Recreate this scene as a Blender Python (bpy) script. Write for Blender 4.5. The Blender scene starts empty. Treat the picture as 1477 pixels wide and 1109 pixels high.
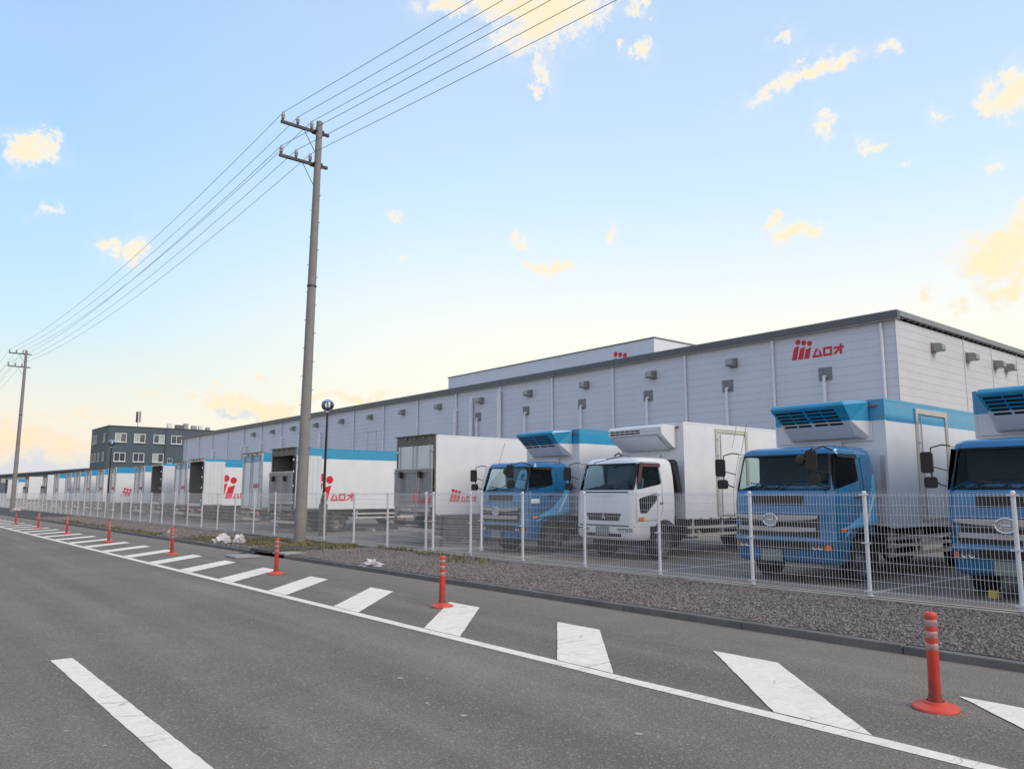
import bpy, bmesh, math, random
from mathutils import Vector, Matrix, noise as mnoise
from mathutils.geometry import tessellate_polygon
R = math.radians
PI = math.pi
random.seed(7)
S = bpy.context.scene
COL = S.collection

# ------------------------------------------------------------------ camera
cam_data = bpy.data.cameras.new('camera')
cam = bpy.data.objects.new('camera', cam_data)
COL.objects.link(cam)
cam.location = (0, 0, 1.7)
cam.rotation_euler = (R(90 + 7.93), 0, R(50.43))
cam_data.sensor_width = 36
cam_data.lens = 36 * 1124 / 1477
cam_data.clip_start = 0.1
cam_data.clip_end = 6000
S.camera = cam

# ------------------------------------------------------------------ view
S.view_settings.view_transform = 'Standard'
S.view_settings.look = 'None'
S.view_settings.gamma = 1
S.view_settings.use_curve_mapping = False
S.view_settings.exposure = 0.0

# ------------------------------------------------------------------ sky
SUN_EL, SUN_AZ = 36.0, 78.0          # azimuth measured from +Y towards +X
world = bpy.data.worlds.new('World')
S.world = world
world.use_nodes = True
nt = world.node_tree
nt.nodes.clear()
def N(t, **k):
    n = nt.nodes.new(t)
    for a, b in k.items(): setattr(n, a, b)
    return n
def LK(a, b): nt.links.new(a, b)
def vin(node, i, v):
    if isinstance(v, (int, float, tuple)): node.inputs[i].default_value = v
    else: LK(v, node.inputs[i])
def mth(op, a, b=None, c=None, clamp=False):
    n = N('ShaderNodeMath', operation=op); n.use_clamp = clamp
    vin(n, 0, a)
    if b is not None: vin(n, 1, b)
    if c is not None: vin(n, 2, c)
    return n.outputs[0]
def vmt(op, a, b=None, c=None):
    n = N('ShaderNodeVectorMath', operation=op)
    vin(n, 0, a)
    if b is not None: vin(n, 1, b)
    if c is not None: vin(n, 2, c)
    return n.outputs['Value'] if op in ('LENGTH', 'DOT_PRODUCT') else n.outputs[0]
def mixc(f, a, b):
    n = N('ShaderNodeMix', data_type='RGBA')
    vin(n, 0, f); vin(n, 6, a); vin(n, 7, b)
    return n.outputs[2]
def ss(x, lo, hi):
    n = N('ShaderNodeMapRange', interpolation_type='SMOOTHSTEP')
    vin(n, 0, x); n.inputs[1].default_value = lo; n.inputs[2].default_value = hi
    return n.outputs[0]
def ramp(x, stops):
    n = N('ShaderNodeValToRGB')
    els = n.color_ramp.elements
    while len(els) < len(stops): els.new(0.5)
    for e, (p, c) in zip(els, stops): e.position = p; e.color = (*c, 1)
    vin(n, 0, x)
    return n.outputs[0]

tc = N('ShaderNodeTexCoord')
D = vmt('NORMALIZE', tc.outputs['Generated'])
sp = N('ShaderNodeSeparateXYZ'); LK(D, sp.inputs[0])
dx, dy, dz = sp.outputs
el = mth('ARCSINE', dz)                      # radians
az = mth('ARCTAN2', dx, dy)                  # from +Y towards +X
# clear sky: elevation ramps, cool side and warm (after-glow) side
e01 = mth('DIVIDE', mth('MAXIMUM', el, 0.0), R(60), clamp=True)
E = lambda d: d / 60.0
cool = ramp(e01, [(0.0, (.84, .76, .70)), (E(3), (.95, .84, .68)), (E(5.5), (.90, .87, .75)), (E(8), (.76, .87, .85)), (E(11), (.63, .85, .98)), (E(16), (.52, .78, 1.0)), (E(24), (.43, .69, 1.0)), (E(35), (.40, .62, .95)), (1.0, (.46, .62, .88))])
warm = ramp(e01, [(0.0, (1.02, .95, .74)), (E(9), (1.02, .99, .84)), (E(12), (.98, .99, .91)), (E(15), (.88, .96, .99)), (E(18.5), (.75, .91, 1.0)), (E(22), (.65, .85, 1.0)), (E(28), (.57, .76, 1.0)), (E(36), (.51, .69, .96)), (1.0, (.48, .62, .88))])
anti = ramp(e01, [(0.0, (.70, .66, .68)), (E(8), (.80, .70, .70)), (E(20), (.72, .70, .78)), (E(40), (.56, .64, .82)), (1.0, (.47, .62, .88))])
# after-glow centre at azimuth -40 deg (behind the warehouse)
GA = R(-33)
cosd = mth('ADD', mth('MULTIPLY', mth('SINE', az), math.sin(GA)), mth('MULTIPLY', mth('COSINE', az), math.cos(GA)))
glow = ss(cosd, .62, .99)
sky = mixc(glow, cool, warm)
sky = mixc(ss(mth('MULTIPLY', cosd, -1.0), .30, .95), sky, anti)
# pinkish-lilac tone away from the glow to the right
# clouds: list of azimuth, elevation, half width, half height (deg), tilt (deg), density
CL = [(-83.46, 21.0, 1.53, 0.92, 0, 1), (-83.87, 21.32, 0.99, 0.5, 0, 0.9), (-82.04, 17.83, 0.59, 0.43, 20, 0.75), (-78.38, 15.7, 0.84, 0.54, 0, 0.8), (-76.67, 16.11, 0.66, 0.82, -30, 0.8), (-47.05, 33.23, 4.29, 1.75, 12, 1.15), (-50.07, 33.78, 3.31, 1.01, 0, 1), (-47.89, 30.36, 0.76, 1.6, 10, 0.7), (-55.58, 33.75, 1.87, 0.64, 0, 0.75), (-40.23, 33.68, 0.76, 0.45, 0, 0.8), (-42.03, 30.98, 0.43, 0.42, 0, 0.7), (-40.28, 30.68, 0.81, 0.79, 0, 0.85), (-48.72, 28.61, 0.54, 0.33, 30, 0.6), (-59.4, 19.88, 0.52, 0.54, 0, 0.75), (-49.93, 18.24, 0.79, 0.6, 0, 0.9), (-47.83, 16.44, 1.58, 0.65, 10, 1), (-42.58, 18.57, 0.47, 0.79, -20, 0.85), (-58.62, 17.33, 0.52, 0.35, 0, 0.45), (-27.87, 28.01, 2.92, 0.49, 8, 1.0), (-31.01, 27.58, 1.74, 0.5, 22, 0.85), (-27.41, 24.21, 0.5, 0.68, 30, 0.85), (-29.73, 30.28, 0.62, 0.35, 0, 0.6), (-22.61, 28.02, 0.34, 0.51, 15, 0.65), (-24.44, 22.8, 0.73, 0.49, 0, 0.8), (-19.91, 23.74, 0.28, 0.43, 0, 0.6), (-22.09, 21.34, 0.28, 0.18, 0, 0.5), (-17.17, 20.12, 0.45, 0.38, 0, 0.6), (-16.16, 23.87, 1.7, 1.07, 20, 1.1), (-17.59, 23.42, 0.64, 0.67, 0, 0.8), (-31.71, 18.47, 1.0, 0.48, 35, 0.75), (-29.39, 17.94, 1.68, 0.66, 0, 0.95), (-17.61, 14.63, 2.57, 1.8, -10, 1.2), (-16.79, 15.56, 1.76, 1.7, 0, 1.1), (-17.33, 12.44, 1.23, 1.03, 0, 0.9), (-20.23, 11.58, 0.63, 0.62, 40, 0.8), (-21.97, 13.03, 0.32, 0.63, 0, 0.6), (-18.68, 15.66, 1.12, 0.65, 0, 0.8), (-68.44, 5.82, 3.41, 0.73, -14, 1.0), (-70.51, 5.99, 1.16, 0.48, 0, 0.6), (-62.25, 6.84, 3.12, 0.45, 0, 0.85), (-75.43, 6.25, 0.74, 0.28, -20, 0.6), (-72.99, 6.5, 0.76, 0.28, 0, 0.65), (-71.93, 7.46, 0.48, 0.19, 0, 0.7), (-79.73, 4.81, 2.32, 0.27, 3, 0.5), (-68.29, 7.87, 0.39, 0.24, 0, 0.4), (-82.66, 3.46, 3.88, 0.78, -10, 0.9), (-80.37, 2.88, 2.65, 0.4, 0, 0.7), (-83.47, 4.5, 1.46, 0.43, 0, 0.5)]
pv = N('ShaderNodeCombineXYZ'); LK(az, pv.inputs[0]); LK(el, pv.inputs[1])
nz = N('ShaderNodeTexNoise'); nz.inputs['Scale'].default_value = 26; nz.inputs['Detail'].default_value = 8; nz.inputs['Roughness'].default_value = .62
LK(D, nz.inputs['Vector'])
nv = vmt('SUBTRACT', nz.outputs['Color'], (.5, .5, .5))
pd = vmt('MULTIPLY_ADD', nv, (R(4.6), R(4.0), 0), pv.outputs[0])
nz2 = N('ShaderNodeTexNoise'); nz2.inputs['Scale'].default_value = 55; nz2.inputs['Detail'].default_value = 10; nz2.inputs['Roughness'].default_value = .80
LK(D, nz2.inputs['Vector'])
acc = None
for (a, e, w, h, t, s) in CL:
    m = N('ShaderNodeMapping', vector_type='TEXTURE')
    LK(pd, m.inputs[0])
    m.inputs['Location'].default_value = (R(a), R(e), 0)
    m.inputs['Rotation'].default_value = (0, 0, R(t))
    m.inputs['Scale'].default_value = (R(w) * 1.35, R(h) * 1.35, 1)
    l = vmt('LENGTH', m.outputs[0])
    v = mth('MULTIPLY_ADD', l, -s, s)
    acc = v if acc is None else mth('MAXIMUM', acc, v)
dens = mth('ADD', mth('MULTIPLY', acc, 1.25), mth('MULTIPLY_ADD', nz2.outputs['Fac'], 3.4, -1.66))
cmask = mth('MULTIPLY', ss(dens, .0, .75), ss(acc, -.08, .25))
core = ss(dens, .30, 1.15)
halo = mth('MULTIPLY', ss(acc, -.9, .35), mth('MULTIPLY', ss(nz.outputs['Fac'], .40, .70), .30))
cc_edge = ramp(e01, [(0, (.92, .74, .60)), (.12, (1.0, .86, .68)), (.3, (.95, .93, .90)), (1, (.96, .93, .90))])
cc_core = ramp(e01, [(0, (1.0, .76, .50)), (.12, (1.05, .88, .58)), (.2, (1.06, .90, .55)), (.4, (1.06, .92, .62)), (1, (1.06, .90, .60))])
ccol = mixc(core, cc_edge, cc_core)
# lilac-grey shaded cloud bellies near the horizon
bank = None
for (a, e, w, h, t, s) in [(-82.13, 1.16, 7.33, 1.38, -3, 1.3), (-70.11, 5.29, 1.64, 0.38, -12, 0.85), (-77.56, 1.93, 4.07, 0.54, 0, 0.6), (-68.87, 5.04, 1.16, 0.24, -12, 0.5)]:
    m = N('ShaderNodeMapping', vector_type='TEXTURE')
    LK(pd, m.inputs[0])
    m.inputs['Location'].default_value = (R(a), R(e), 0)
    m.inputs['Rotation'].default_value = (0, 0, R(t))
    m.inputs['Scale'].default_value = (R(w), R(h), 1)
    v = mth('MULTIPLY_ADD', vmt('LENGTH', m.outputs[0]), -s, s)
    bank = v if bank is None else mth('MAXIMUM', bank, v)
bmask = ss(mth('ADD', bank, mth('MULTIPLY_ADD', nz2.outputs['Fac'], .5, -.25)), -.05, .75)
sky = mixc(halo, sky, cc_edge)
sky = mixc(mth('MULTIPLY', cmask, .95), sky, ccol)
sky = mixc(mth('MULTIPLY', bmask, .8), sky, (.66, .70, .80, 1))
nish = N('ShaderNodeTexSky', sky_type='NISHITA')
nish.sun_disc = False
nish.sun_elevation = R(SUN_EL)
nish.sun_rotation = R(SUN_AZ)
nish.air_density = 1.0; nish.dust_density = 1.5
painted = vmt('SCALE', sky); painted.node.inputs['Scale'].default_value = 10.8
tot = mixc(.10, painted, nish.outputs[0])
# below the horizon: the ground's dull tone
tot = mixc(ss(dz, -.03, 0.0), (1.6, 1.6, 1.55, 1), tot)
world.cycles.sampling_method = 'MANUAL'; world.cycles.sample_map_resolution = 512
S.cycles.max_bounces = 6; S.cycles.diffuse_bounces = 3; S.cycles.glossy_bounces = 3; S.cycles.transparent_max_bounces = 10
bg = N('ShaderNodeBackground'); bg.inputs['Strength'].default_value = 0.1
LK(tot, bg.inputs['Color'])
wo = N('ShaderNodeOutputWorld'); LK(bg.outputs[0], wo.inputs['Surface'])

# ------------------------------------------------------------------ sun (soft, veiled)
sd = bpy.data.lights.new('sun', 'SUN')
sd.energy = 2.3
sd.angle = R(32)
sd.color = (1.0, .82, .62)
sun = bpy.data.objects.new('sun', sd)
COL.objects.link(sun)
sv = Vector((math.sin(R(SUN_AZ)) * math.cos(R(SUN_EL)), math.cos(R(SUN_AZ)) * math.cos(R(SUN_EL)), math.sin(R(SUN_EL))))
sun.rotation_euler = sv.to_track_quat('Z', 'Y').to_euler()
sun.location = (20, -10, 40)

# ------------------------------------------------------------------ materials
MATS = {}
def M(name, col, rough=.55, metal=0.0, var=.10, vscale=2.0, fine=0.0, fscale=60, bump=0.0, bscale=120, dirt=0.0, dcol=(.10, .09, .075), streak=0.0, coat=0.0, spec=.5, zdirt=None):
    if name in MATS: return MATS[name]
    m = bpy.data.materials.new(name); MATS[name] = m
    m.use_nodes = True
    t = m.node_tree; n = t.nodes; n.clear()
    out = n.new('ShaderNodeOutputMaterial'); b = n.new('ShaderNodeBsdfPrincipled')
    t.links.new(b.outputs[0], out.inputs[0])
    geo = n.new('ShaderNodeNewGeometry')
    def tex(scale, detail=4, rough_=.6, sx=(1, 1, 1)):
        mp = n.new('ShaderNodeMapping'); mp.inputs['Scale'].default_value = sx
        t.links.new(geo.outputs['Position'], mp.inputs[0])
        x = n.new('ShaderNodeTexNoise'); x.inputs['Scale'].default_value = scale; x.inputs['Detail'].default_value = detail; x.inputs['Roughness'].default_value = rough_
        t.links.new(mp.outputs[0], x.inputs['Vector'])
        return x.outputs['Fac']
    def mr(x, a, b_, c, d):
        q = n.new('ShaderNodeMapRange'); q.inputs[1].default_value = a; q.inputs[2].default_value = b_; q.inputs[3].default_value = c; q.inputs[4].default_value = d
        t.links.new(x, q.inputs[0]); return q.outputs[0]
    def mul(cs, f):
        q = n.new('ShaderNodeVectorMath'); q.operation = 'SCALE'
        t.links.new(cs, q.inputs[0]); t.links.new(f, q.inputs['Scale']); return q.outputs[0]
    def mix(f, a, bb):
        q = n.new('ShaderNodeMix'); q.data_type = 'RGBA'
        t.links.new(f, q.inputs[0]); t.links.new(a, q.inputs[6])
        if isinstance(bb, tuple): q.inputs[7].default_value = (*bb, 1)
        else: t.links.new(bb, q.inputs[7])
        return q.outputs[2]
    base = n.new('ShaderNodeRGB'); base.outputs[0].default_value = (*col, 1)
    c = mul(base.outputs[0], mr(tex(vscale), .3, .7, 1 - var, 1 + var))
    if fine: c = mul(c, mr(tex(fscale, 2, .7), .3, .7, 1 - fine, 1 + fine))
    if streak: c = mix(mr(tex(1.0, 5, .65, (7, 7, .5)), .52, .78, 0, streak), c, dcol)
    if dirt: c = mix(mr(tex(1.7, 7, .7), .50, .75, 0, dirt), c, dcol)
    if zdirt:
        s_ = n.new('ShaderNodeSeparateXYZ'); t.links.new(geo.outputs['Position'], s_.inputs[0])
        q = n.new('ShaderNodeMath'); q.operation = 'MULTIPLY_ADD'; q.inputs[1].default_value = zdirt[3]
        t.links.new(tex(zdirt[4] if len(zdirt) > 4 else 5, 5, .65), q.inputs[0]); t.links.new(s_.outputs[2], q.inputs[2])
        c = mix(mr(q.outputs[0], zdirt[0], zdirt[1], zdirt[2], 0), c, dcol)
    t.links.new(c, b.inputs['Base Color'])
    t.links.new(mr(tex(vscale * 3), .3, .7, max(.02, rough - .06), min(1, rough + .08)), b.inputs['Roughness'])
    b.inputs['Metallic'].default_value = metal
    b.inputs['Coat Weight'].default_value = coat
    b.inputs['Coat Roughness'].default_value = .08
    b.inputs['Specular IOR Level'].default_value = spec
    if bump:
        bp = n.new('ShaderNodeBump'); bp.inputs['Strength'].default_value = bump; bp.inputs['Distance'].default_value = .01
        t.links.new(tex(bscale, 3, .7), bp.inputs['Height']); t.links.new(bp.outputs[0], b.inputs['Normal'])
    return m

def glass_mat(name, tint, gl=.16, rough=.03, deep=None):
    m = bpy.data.materials.new(name); MATS[name] = m
    m.use_nodes = True; t = m.node_tree; n = t.nodes; n.clear()
    out = n.new('ShaderNodeOutputMaterial')
    tr = n.new('ShaderNodeBsdfTransparent'); tr.inputs[0].default_value = (*tint, 1)
    g = n.new('ShaderNodeBsdfGlossy'); g.inputs['Roughness'].default_value = rough; g.inputs[0].default_value = (.9, .95, 1, 1)
    lw = n.new('ShaderNodeLayerWeight'); lw.inputs['Blend'].default_value = gl
    mx = n.new('ShaderNodeMixShader')
    t.links.new(lw.outputs['Fresnel'], mx.inputs[0]); t.links.new(tr.outputs[0], mx.inputs[1]); t.links.new(g.outputs[0], mx.inputs[2])
    t.links.new(mx.outputs[0], out.inputs[0])
    return m

def asphalt(name, col, tracks=True, fade=.0):
    m = bpy.data.materials.new(name); MATS[name] = m
    m.use_nodes = True; t = m.node_tree; n = t.nodes; n.clear(); L = t.links.new
    out = n.new('ShaderNodeOutputMaterial'); b = n.new('ShaderNodeBsdfPrincipled'); L(b.outputs[0], out.inputs[0])
    geo = n.new('ShaderNodeNewGeometry'); P = geo.outputs['Position']
    def tex(scale, detail=4, r=.6, sx=(1, 1, 1)):
        mp = n.new('ShaderNodeMapping'); mp.inputs['Scale'].default_value = sx; L(P, mp.inputs[0])
        x = n.new('ShaderNodeTexNoise'); x.inputs['Scale'].default_value = scale; x.inputs['Detail'].default_value = detail; x.inputs['Roughness'].default_value = r
        L(mp.outputs[0], x.inputs['Vector']); return x.outputs['Fac']
    def mr(x, a, b_, c, d):
        q = n.new('ShaderNodeMapRange'); q.inputs[1].default_value = a; q.inputs[2].default_value = b_; q.inputs[3].default_value = c; q.inputs[4].default_value = d
        L(x, q.inputs[0]); return q.outputs[0]
    def mm(op, a, b_):
        q = n.new('ShaderNodeMath'); q.operation = op
        for i, v in enumerate((a, b_)):
            if isinstance(v, float): q.inputs[i].default_value = v
            else: L(v, q.inputs[i])
        return q.outputs[0]
    f = mm('MULTIPLY', mr(tex(.35, 4, .6), .3, .7, .88, 1.12), mr(tex(2.5, 5, .6), .3, .7, .93, 1.07))
    f = mm('MULTIPLY', f, mr(tex(70, 3, .75), .3, .7, .55, 1.45))
    f = mm('MULTIPLY', f, mr(tex(22, 3, .8), .3, .7, .84, 1.16))
    if tracks: f = mm('MULTIPLY', f, mr(tex(1.0, 3, .5, (.05, 1.4, 1)), .35, .65, .85, 1.13))
    v = n.new('ShaderNodeTexVoronoi'); v.inputs['Scale'].default_value = 55; L(P, v.inputs['Vector'])
    sepc = n.new('ShaderNodeSeparateColor'); L(v.outputs['Color'], sepc.inputs[0])
    stone = mr(sepc.outputs[0], .86, 1.0, 0, 1)
    base = n.new('ShaderNodeRGB'); base.outputs[0].default_value = (*col, 1)
    sc = n.new('ShaderNodeVectorMath'); sc.operation = 'SCALE'; L(base.outputs[0], sc.inputs[0]); L(f, sc.inputs['Scale'])
    mx = n.new('ShaderNodeMix'); mx.data_type = 'RGBA'; L(mm('MULTIPLY', stone, .55), mx.inputs[0]); L(sc.outputs[0], mx.inputs[6]); mx.inputs[7].default_value = (.34, .33, .31, 1)
    # oil-dark drips
    dk = n.new('ShaderNodeMix'); dk.data_type = 'RGBA'; L(mr(tex(3.0, 2, .5), .70, .78, 0, .35), dk.inputs[0]); L(mx.outputs[2], dk.inputs[6]); dk.inputs[7].default_value = (.05, .05, .05, 1)
    res = dk.outputs[2]
    if tracks:
        # grit and dust gathered against the kerb
        s_ = n.new('ShaderNodeSeparateXYZ'); L(P, s_.inputs[0])
        edge = mr(mm('ADD', s_.outputs[1], mr(tex(1.1, 4, .6), .3, .7, -.35, .35)), 7.3, 8.6, 0, .75)
        far_ = mr(s_.outputs[1], 8.55, 8.72, 1, .15)
        dd = n.new('ShaderNodeMix'); dd.data_type = 'RGBA'; L(mm('MULTIPLY', mm('MULTIPLY', edge, far_), mr(tex(30, 3, .8), .35, .65, .55, 1)), dd.inputs[0]); L(res, dd.inputs[6]); dd.inputs[7].default_value = (.245, .215, .175, 1); res = dd.outputs[2]
    L(res, b.inputs['Base Color'])
    b.inputs['Roughness'].default_value = .85
    b.inputs['Specular IOR Level'].default_value = .35
    bp = n.new('ShaderNodeBump'); bp.inputs['Strength'].default_value = .6; bp.inputs['Distance'].default_value = .012
    L(v.outputs['Distance'], bp.inputs['Height']); L(bp.outputs[0], b.inputs['Normal'])
    return m

def paint_mat():
    m = bpy.data.materials.new('worn white road paint'); MATS['paint'] = m
    m.use_nodes = True; t = m.node_tree; n = t.nodes; n.clear(); L = t.links.new
    out = n.new('ShaderNodeOutputMaterial'); b = n.new('ShaderNodeBsdfPrincipled'); L(b.outputs[0], out.inputs[0])
    geo = n.new('ShaderNodeNewGeometry'); P = geo.outputs['Position']
    def tex(scale, detail=4, r=.6, sx=(1, 1, 1)):
        mp = n.new('ShaderNodeMapping'); mp.inputs['Scale'].default_value = sx; L(P, mp.inputs[0])
        x = n.new('ShaderNodeTexNoise'); x.inputs['Scale'].default_value = scale; x.inputs['Detail'].default_value = detail; x.inputs['Roughness'].default_value = r
        L(mp.outputs[0], x.inputs['Vector']); return x
    def mr(x, a, b_, c, d):
        q = n.new('ShaderNodeMapRange'); q.inputs[1].default_value = a; q.inputs[2].default_value = b_; q.inputs[3].default_value = c; q.inputs[4].default_value = d
        L(x, q.inputs[0]); return q.outputs[0]
    def mix(f, a, bb):
        q = n.new('ShaderNodeMix'); q.data_type = 'RGBA'; L(f, q.inputs[0]); L(a, q.inputs[6]); q.inputs[7].default_value = (*bb, 1); return q.outputs[2]
    base = n.new('ShaderNodeRGB'); base.outputs[0].default_value = (.85, .765, .66, 1)
    q = n.new('ShaderNodeVectorMath'); q.operation = 'SCALE'; L(base.outputs[0], q.inputs[0]); L(mr(tex(9, 5, .7).outputs['Fac'], .3, .7, .90, 1.08), q.inputs['Scale'])
    c = q.outputs[0]
    # hairline cracks across the stripe: stretched voronoi edges, distorted
    wob = tex(6, 3)
    mp = n.new('ShaderNodeVectorMath'); mp.operation = 'MULTIPLY_ADD'; L(wob.outputs['Color'], mp.inputs[0]); mp.inputs[1].default_value = (.10, .10, 0)
    L(P, mp.inputs[2])
    sc = n.new('ShaderNodeMapping'); sc.inputs['Scale'].default_value = (6.5, .8, 1); L(mp.outputs[0], sc.inputs[0])
    v = n.new('ShaderNodeTexVoronoi'); v.feature = 'DISTANCE_TO_EDGE'; v.inputs['Scale'].default_value = 1.0; L(sc.outputs[0], v.inputs['Vector'])
    crack = mr(v.outputs['Distance'], .008, .022, .5, 0)
    cm = n.new('ShaderNodeMath'); cm.operation = 'MULTIPLY'; L(crack, cm.inputs[0]); L(mr(tex(1.2, 3).outputs['Fac'], .44, .58, .0, 1), cm.inputs[1])
    c = mix(cm.outputs[0], c, (.16, .155, .15))
    c = mix(mr(tex(38, 4, .8).outputs['Fac'], .66, .74, 0, .75), c, (.22, .21, .20))
    c = mix(mr(tex(1.4, 6, .7, (1, 2.5, 1)).outputs['Fac'], .56, .80, 0, .45), c, (.33, .32, .30))
    L(c, b.inputs['Base Color']); b.inputs['Roughness'].default_value = .7
    bp = n.new('ShaderNodeBump'); bp.inputs['Strength'].default_value = .3; bp.inputs['Distance'].default_value = .006
    L(tex(120, 2).outputs['Fac'], bp.inputs['Height']); L(bp.outputs[0], b.inputs['Normal'])
    return m

white = M('dusty white enamel', (.68, .71, .75), .38, var=.04, streak=.10, dirt=.07, dcol=(.34, .32, .29), coat=.3)
whiteclean = M('white painted panel', (.70, .72, .75), .35, var=.03, streak=.10, dcol=(.42, .40, .37), coat=.3)
cyan = M('sky blue enamel', (.020, .28, .50), .35, var=.05, streak=.12, dcol=(.10, .25, .36), coat=.4)
cyanlight = M('pale blue enamel', (.07, .42, .70), .30, var=.05, dirt=.12, dcol=(.12, .2, .26), coat=.5)
blue = M('metallic mid blue enamel', (.004, .135, .33), .28, .25, var=.06, dirt=.10, dcol=(.05, .08, .12), coat=.8)
alu = M('dull aluminium', (.50, .50, .50), .38, .85, var=.10, streak=.25, dcol=(.18, .17, .15))
alupale = M('bright galvanised rail', (.62, .60, .56), .42, .55, var=.10, dirt=.25, dcol=(.20, .18, .15))
silver = M('silver grille paint', (.42, .42, .43), .30, .55, var=.06, dirt=.15)
chrome = M('chromed trim', (.75, .76, .78), .10, 1.0, var=.03)
black = M('black plastic', (.010, .011, .012), .42, var=.15, dirt=.08, dcol=(.06, .055, .05))
rubber = M('tyre rubber', (.018, .018, .018), .80, var=.15, dirt=.22, dcol=(.09, .08, .068), bump=.2)
chass = M('dirty chassis steel', (.018, .018, .018), .65, .1, var=.2, dirt=.3, dcol=(.07, .060, .050))
dark = M('dark cab interior', (.030, .031, .033), .75, var=.15)
seatm = M('grey seat cloth', (.09, .095, .10), .9, var=.15)
red = M('red logo film', (.62, .012, .030), .40, var=.05, streak=.06)
amber = M('amber lamp lens', (.85, .20, .03), .22, var=.05, coat=.6)
redlens = M('red lamp lens', (.42, .02, .02), .25, var=.05, coat=.6)
lampclear = M('headlamp reflector', (.62, .64, .66), .12, .9, var=.25, vscale=25)
plate = M('blank plate', (.20, .23, .22), .5, var=.05)
header = M('grimy rear header', (.16, .145, .125), .55, .3, var=.2, dirt=.4, dcol=(.05, .045, .04))
interior = M('grey box lining', (.24, .245, .235), .6, var=.15, dirt=.3)
cargo = M('wrapped pallet load', (.30, .29, .26), .5, var=.3, vscale=4)
liftm = M('scuffed lift platform', (.30, .31, .33), .45, .55, var=.12, streak=.4, dirt=.3, dcol=(.11, .11, .11))
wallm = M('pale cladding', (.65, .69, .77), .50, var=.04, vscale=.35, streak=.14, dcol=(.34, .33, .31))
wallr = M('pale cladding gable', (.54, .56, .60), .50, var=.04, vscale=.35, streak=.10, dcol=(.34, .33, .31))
wallback = M('cladding joint', (.54, .58, .65), .8)
fascia = M('dark grey fascia', (.115, .12, .13), .45, .2, var=.06)
roofm = M('grey metal roof', (.22, .225, .23), .55, .3)
pipe = M('white downpipe', (.78, .81, .86), .4, var=.04, streak=.2, dcol=(.3, .3, .3))
ventm = M('stainless hood', (.30, .31, .31), .35, .6, var=.15, streak=.3, dcol=(.12, .12, .12))
slate = M('slate blue siding', (.062, .092, .120), .6, var=.05, fine=.04, fscale=30, streak=.08)
concrete = M('weathered concrete pole', (.24, .235, .23), .85, var=.10, vscale=3, fine=.08, fscale=70, bump=.4, bscale=90, streak=.35, dcol=(.24, .23, .22))
conc2 = M('pale concrete', (.32, .31, .29), .85, var=.12, fine=.10, fscale=60, bump=.4, dirt=.4, dcol=(.15, .14, .12))
kerbm = M('dark weathered kerb', (.15, .145, .135), .9, var=.18, vscale=2, fine=.18, fscale=50, bump=.5, dirt=.5, dcol=(.055, .055, .048))
steel = M('galvanised crossarm', (.060, .058, .060), .6, .3, var=.15)
porcelain = M('glazed insulator', (.38, .36, .36), .25, var=.1, coat=.5)
wirem = M('black cable', (.012, .016, .02), .6)
fencem = M('white coated mesh', (.66, .68, .72), .4, var=.06, streak=.10, dcol=(.35, .33, .30))
orange = M('orange urethane', (.50, .036, .020), .48, var=.08, vscale=9, dirt=.25, dcol=(.16, .035, .03), zdirt=(.28, .52, .75, .35, 9))
orangeb = M('orange urethane foot', (.60, .075, .040), .5, var=.08, vscale=9, dirt=.2, dcol=(.35, .08, .05))
reflect = M('reflective silver band', (.40, .24, .24), .35, .2, var=.25, vscale=22, dirt=.35, dcol=(.42, .10, .09))
bagm = M('dirty white plastic bag', (.62, .60, .62), .35, var=.2, vscale=9, dirt=.5, dcol=(.20, .19, .18), bump=.6, bscale=40)
soil = M('verge soil', (.075, .064, .058), .95, var=.25, vscale=3, fine=.35, fscale=45, bump=1.0, bscale=35)
grassm = M('dry verge grass', (.25, .21, .105), .8, var=.35, vscale=5, dirt=.4, dcol=(.20, .16, .08))
weedm = M('green weeds', (.11, .13, .05), .75, var=.35, vscale=6)
glassw = glass_mat('windscreen glass', (.93, .98, .97), .16, .02)
glassd = glass_mat('tinted glass', (.84, .89, .89), .14, .03)
winpane = M('office window glass', (.055, .07, .085), .07, var=.2, vscale=.6, coat=1.0, spec=.9)
lampglobe = M('clear lamp globe', (.55, .58, .60), .08, .55, var=.2, vscale=6)
asph = asphalt('worn asphalt', (.188, .160, .130))
yardm = asphalt('yard asphalt', (.178, .148, .118), tracks=False)
paint = paint_mat()

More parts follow.
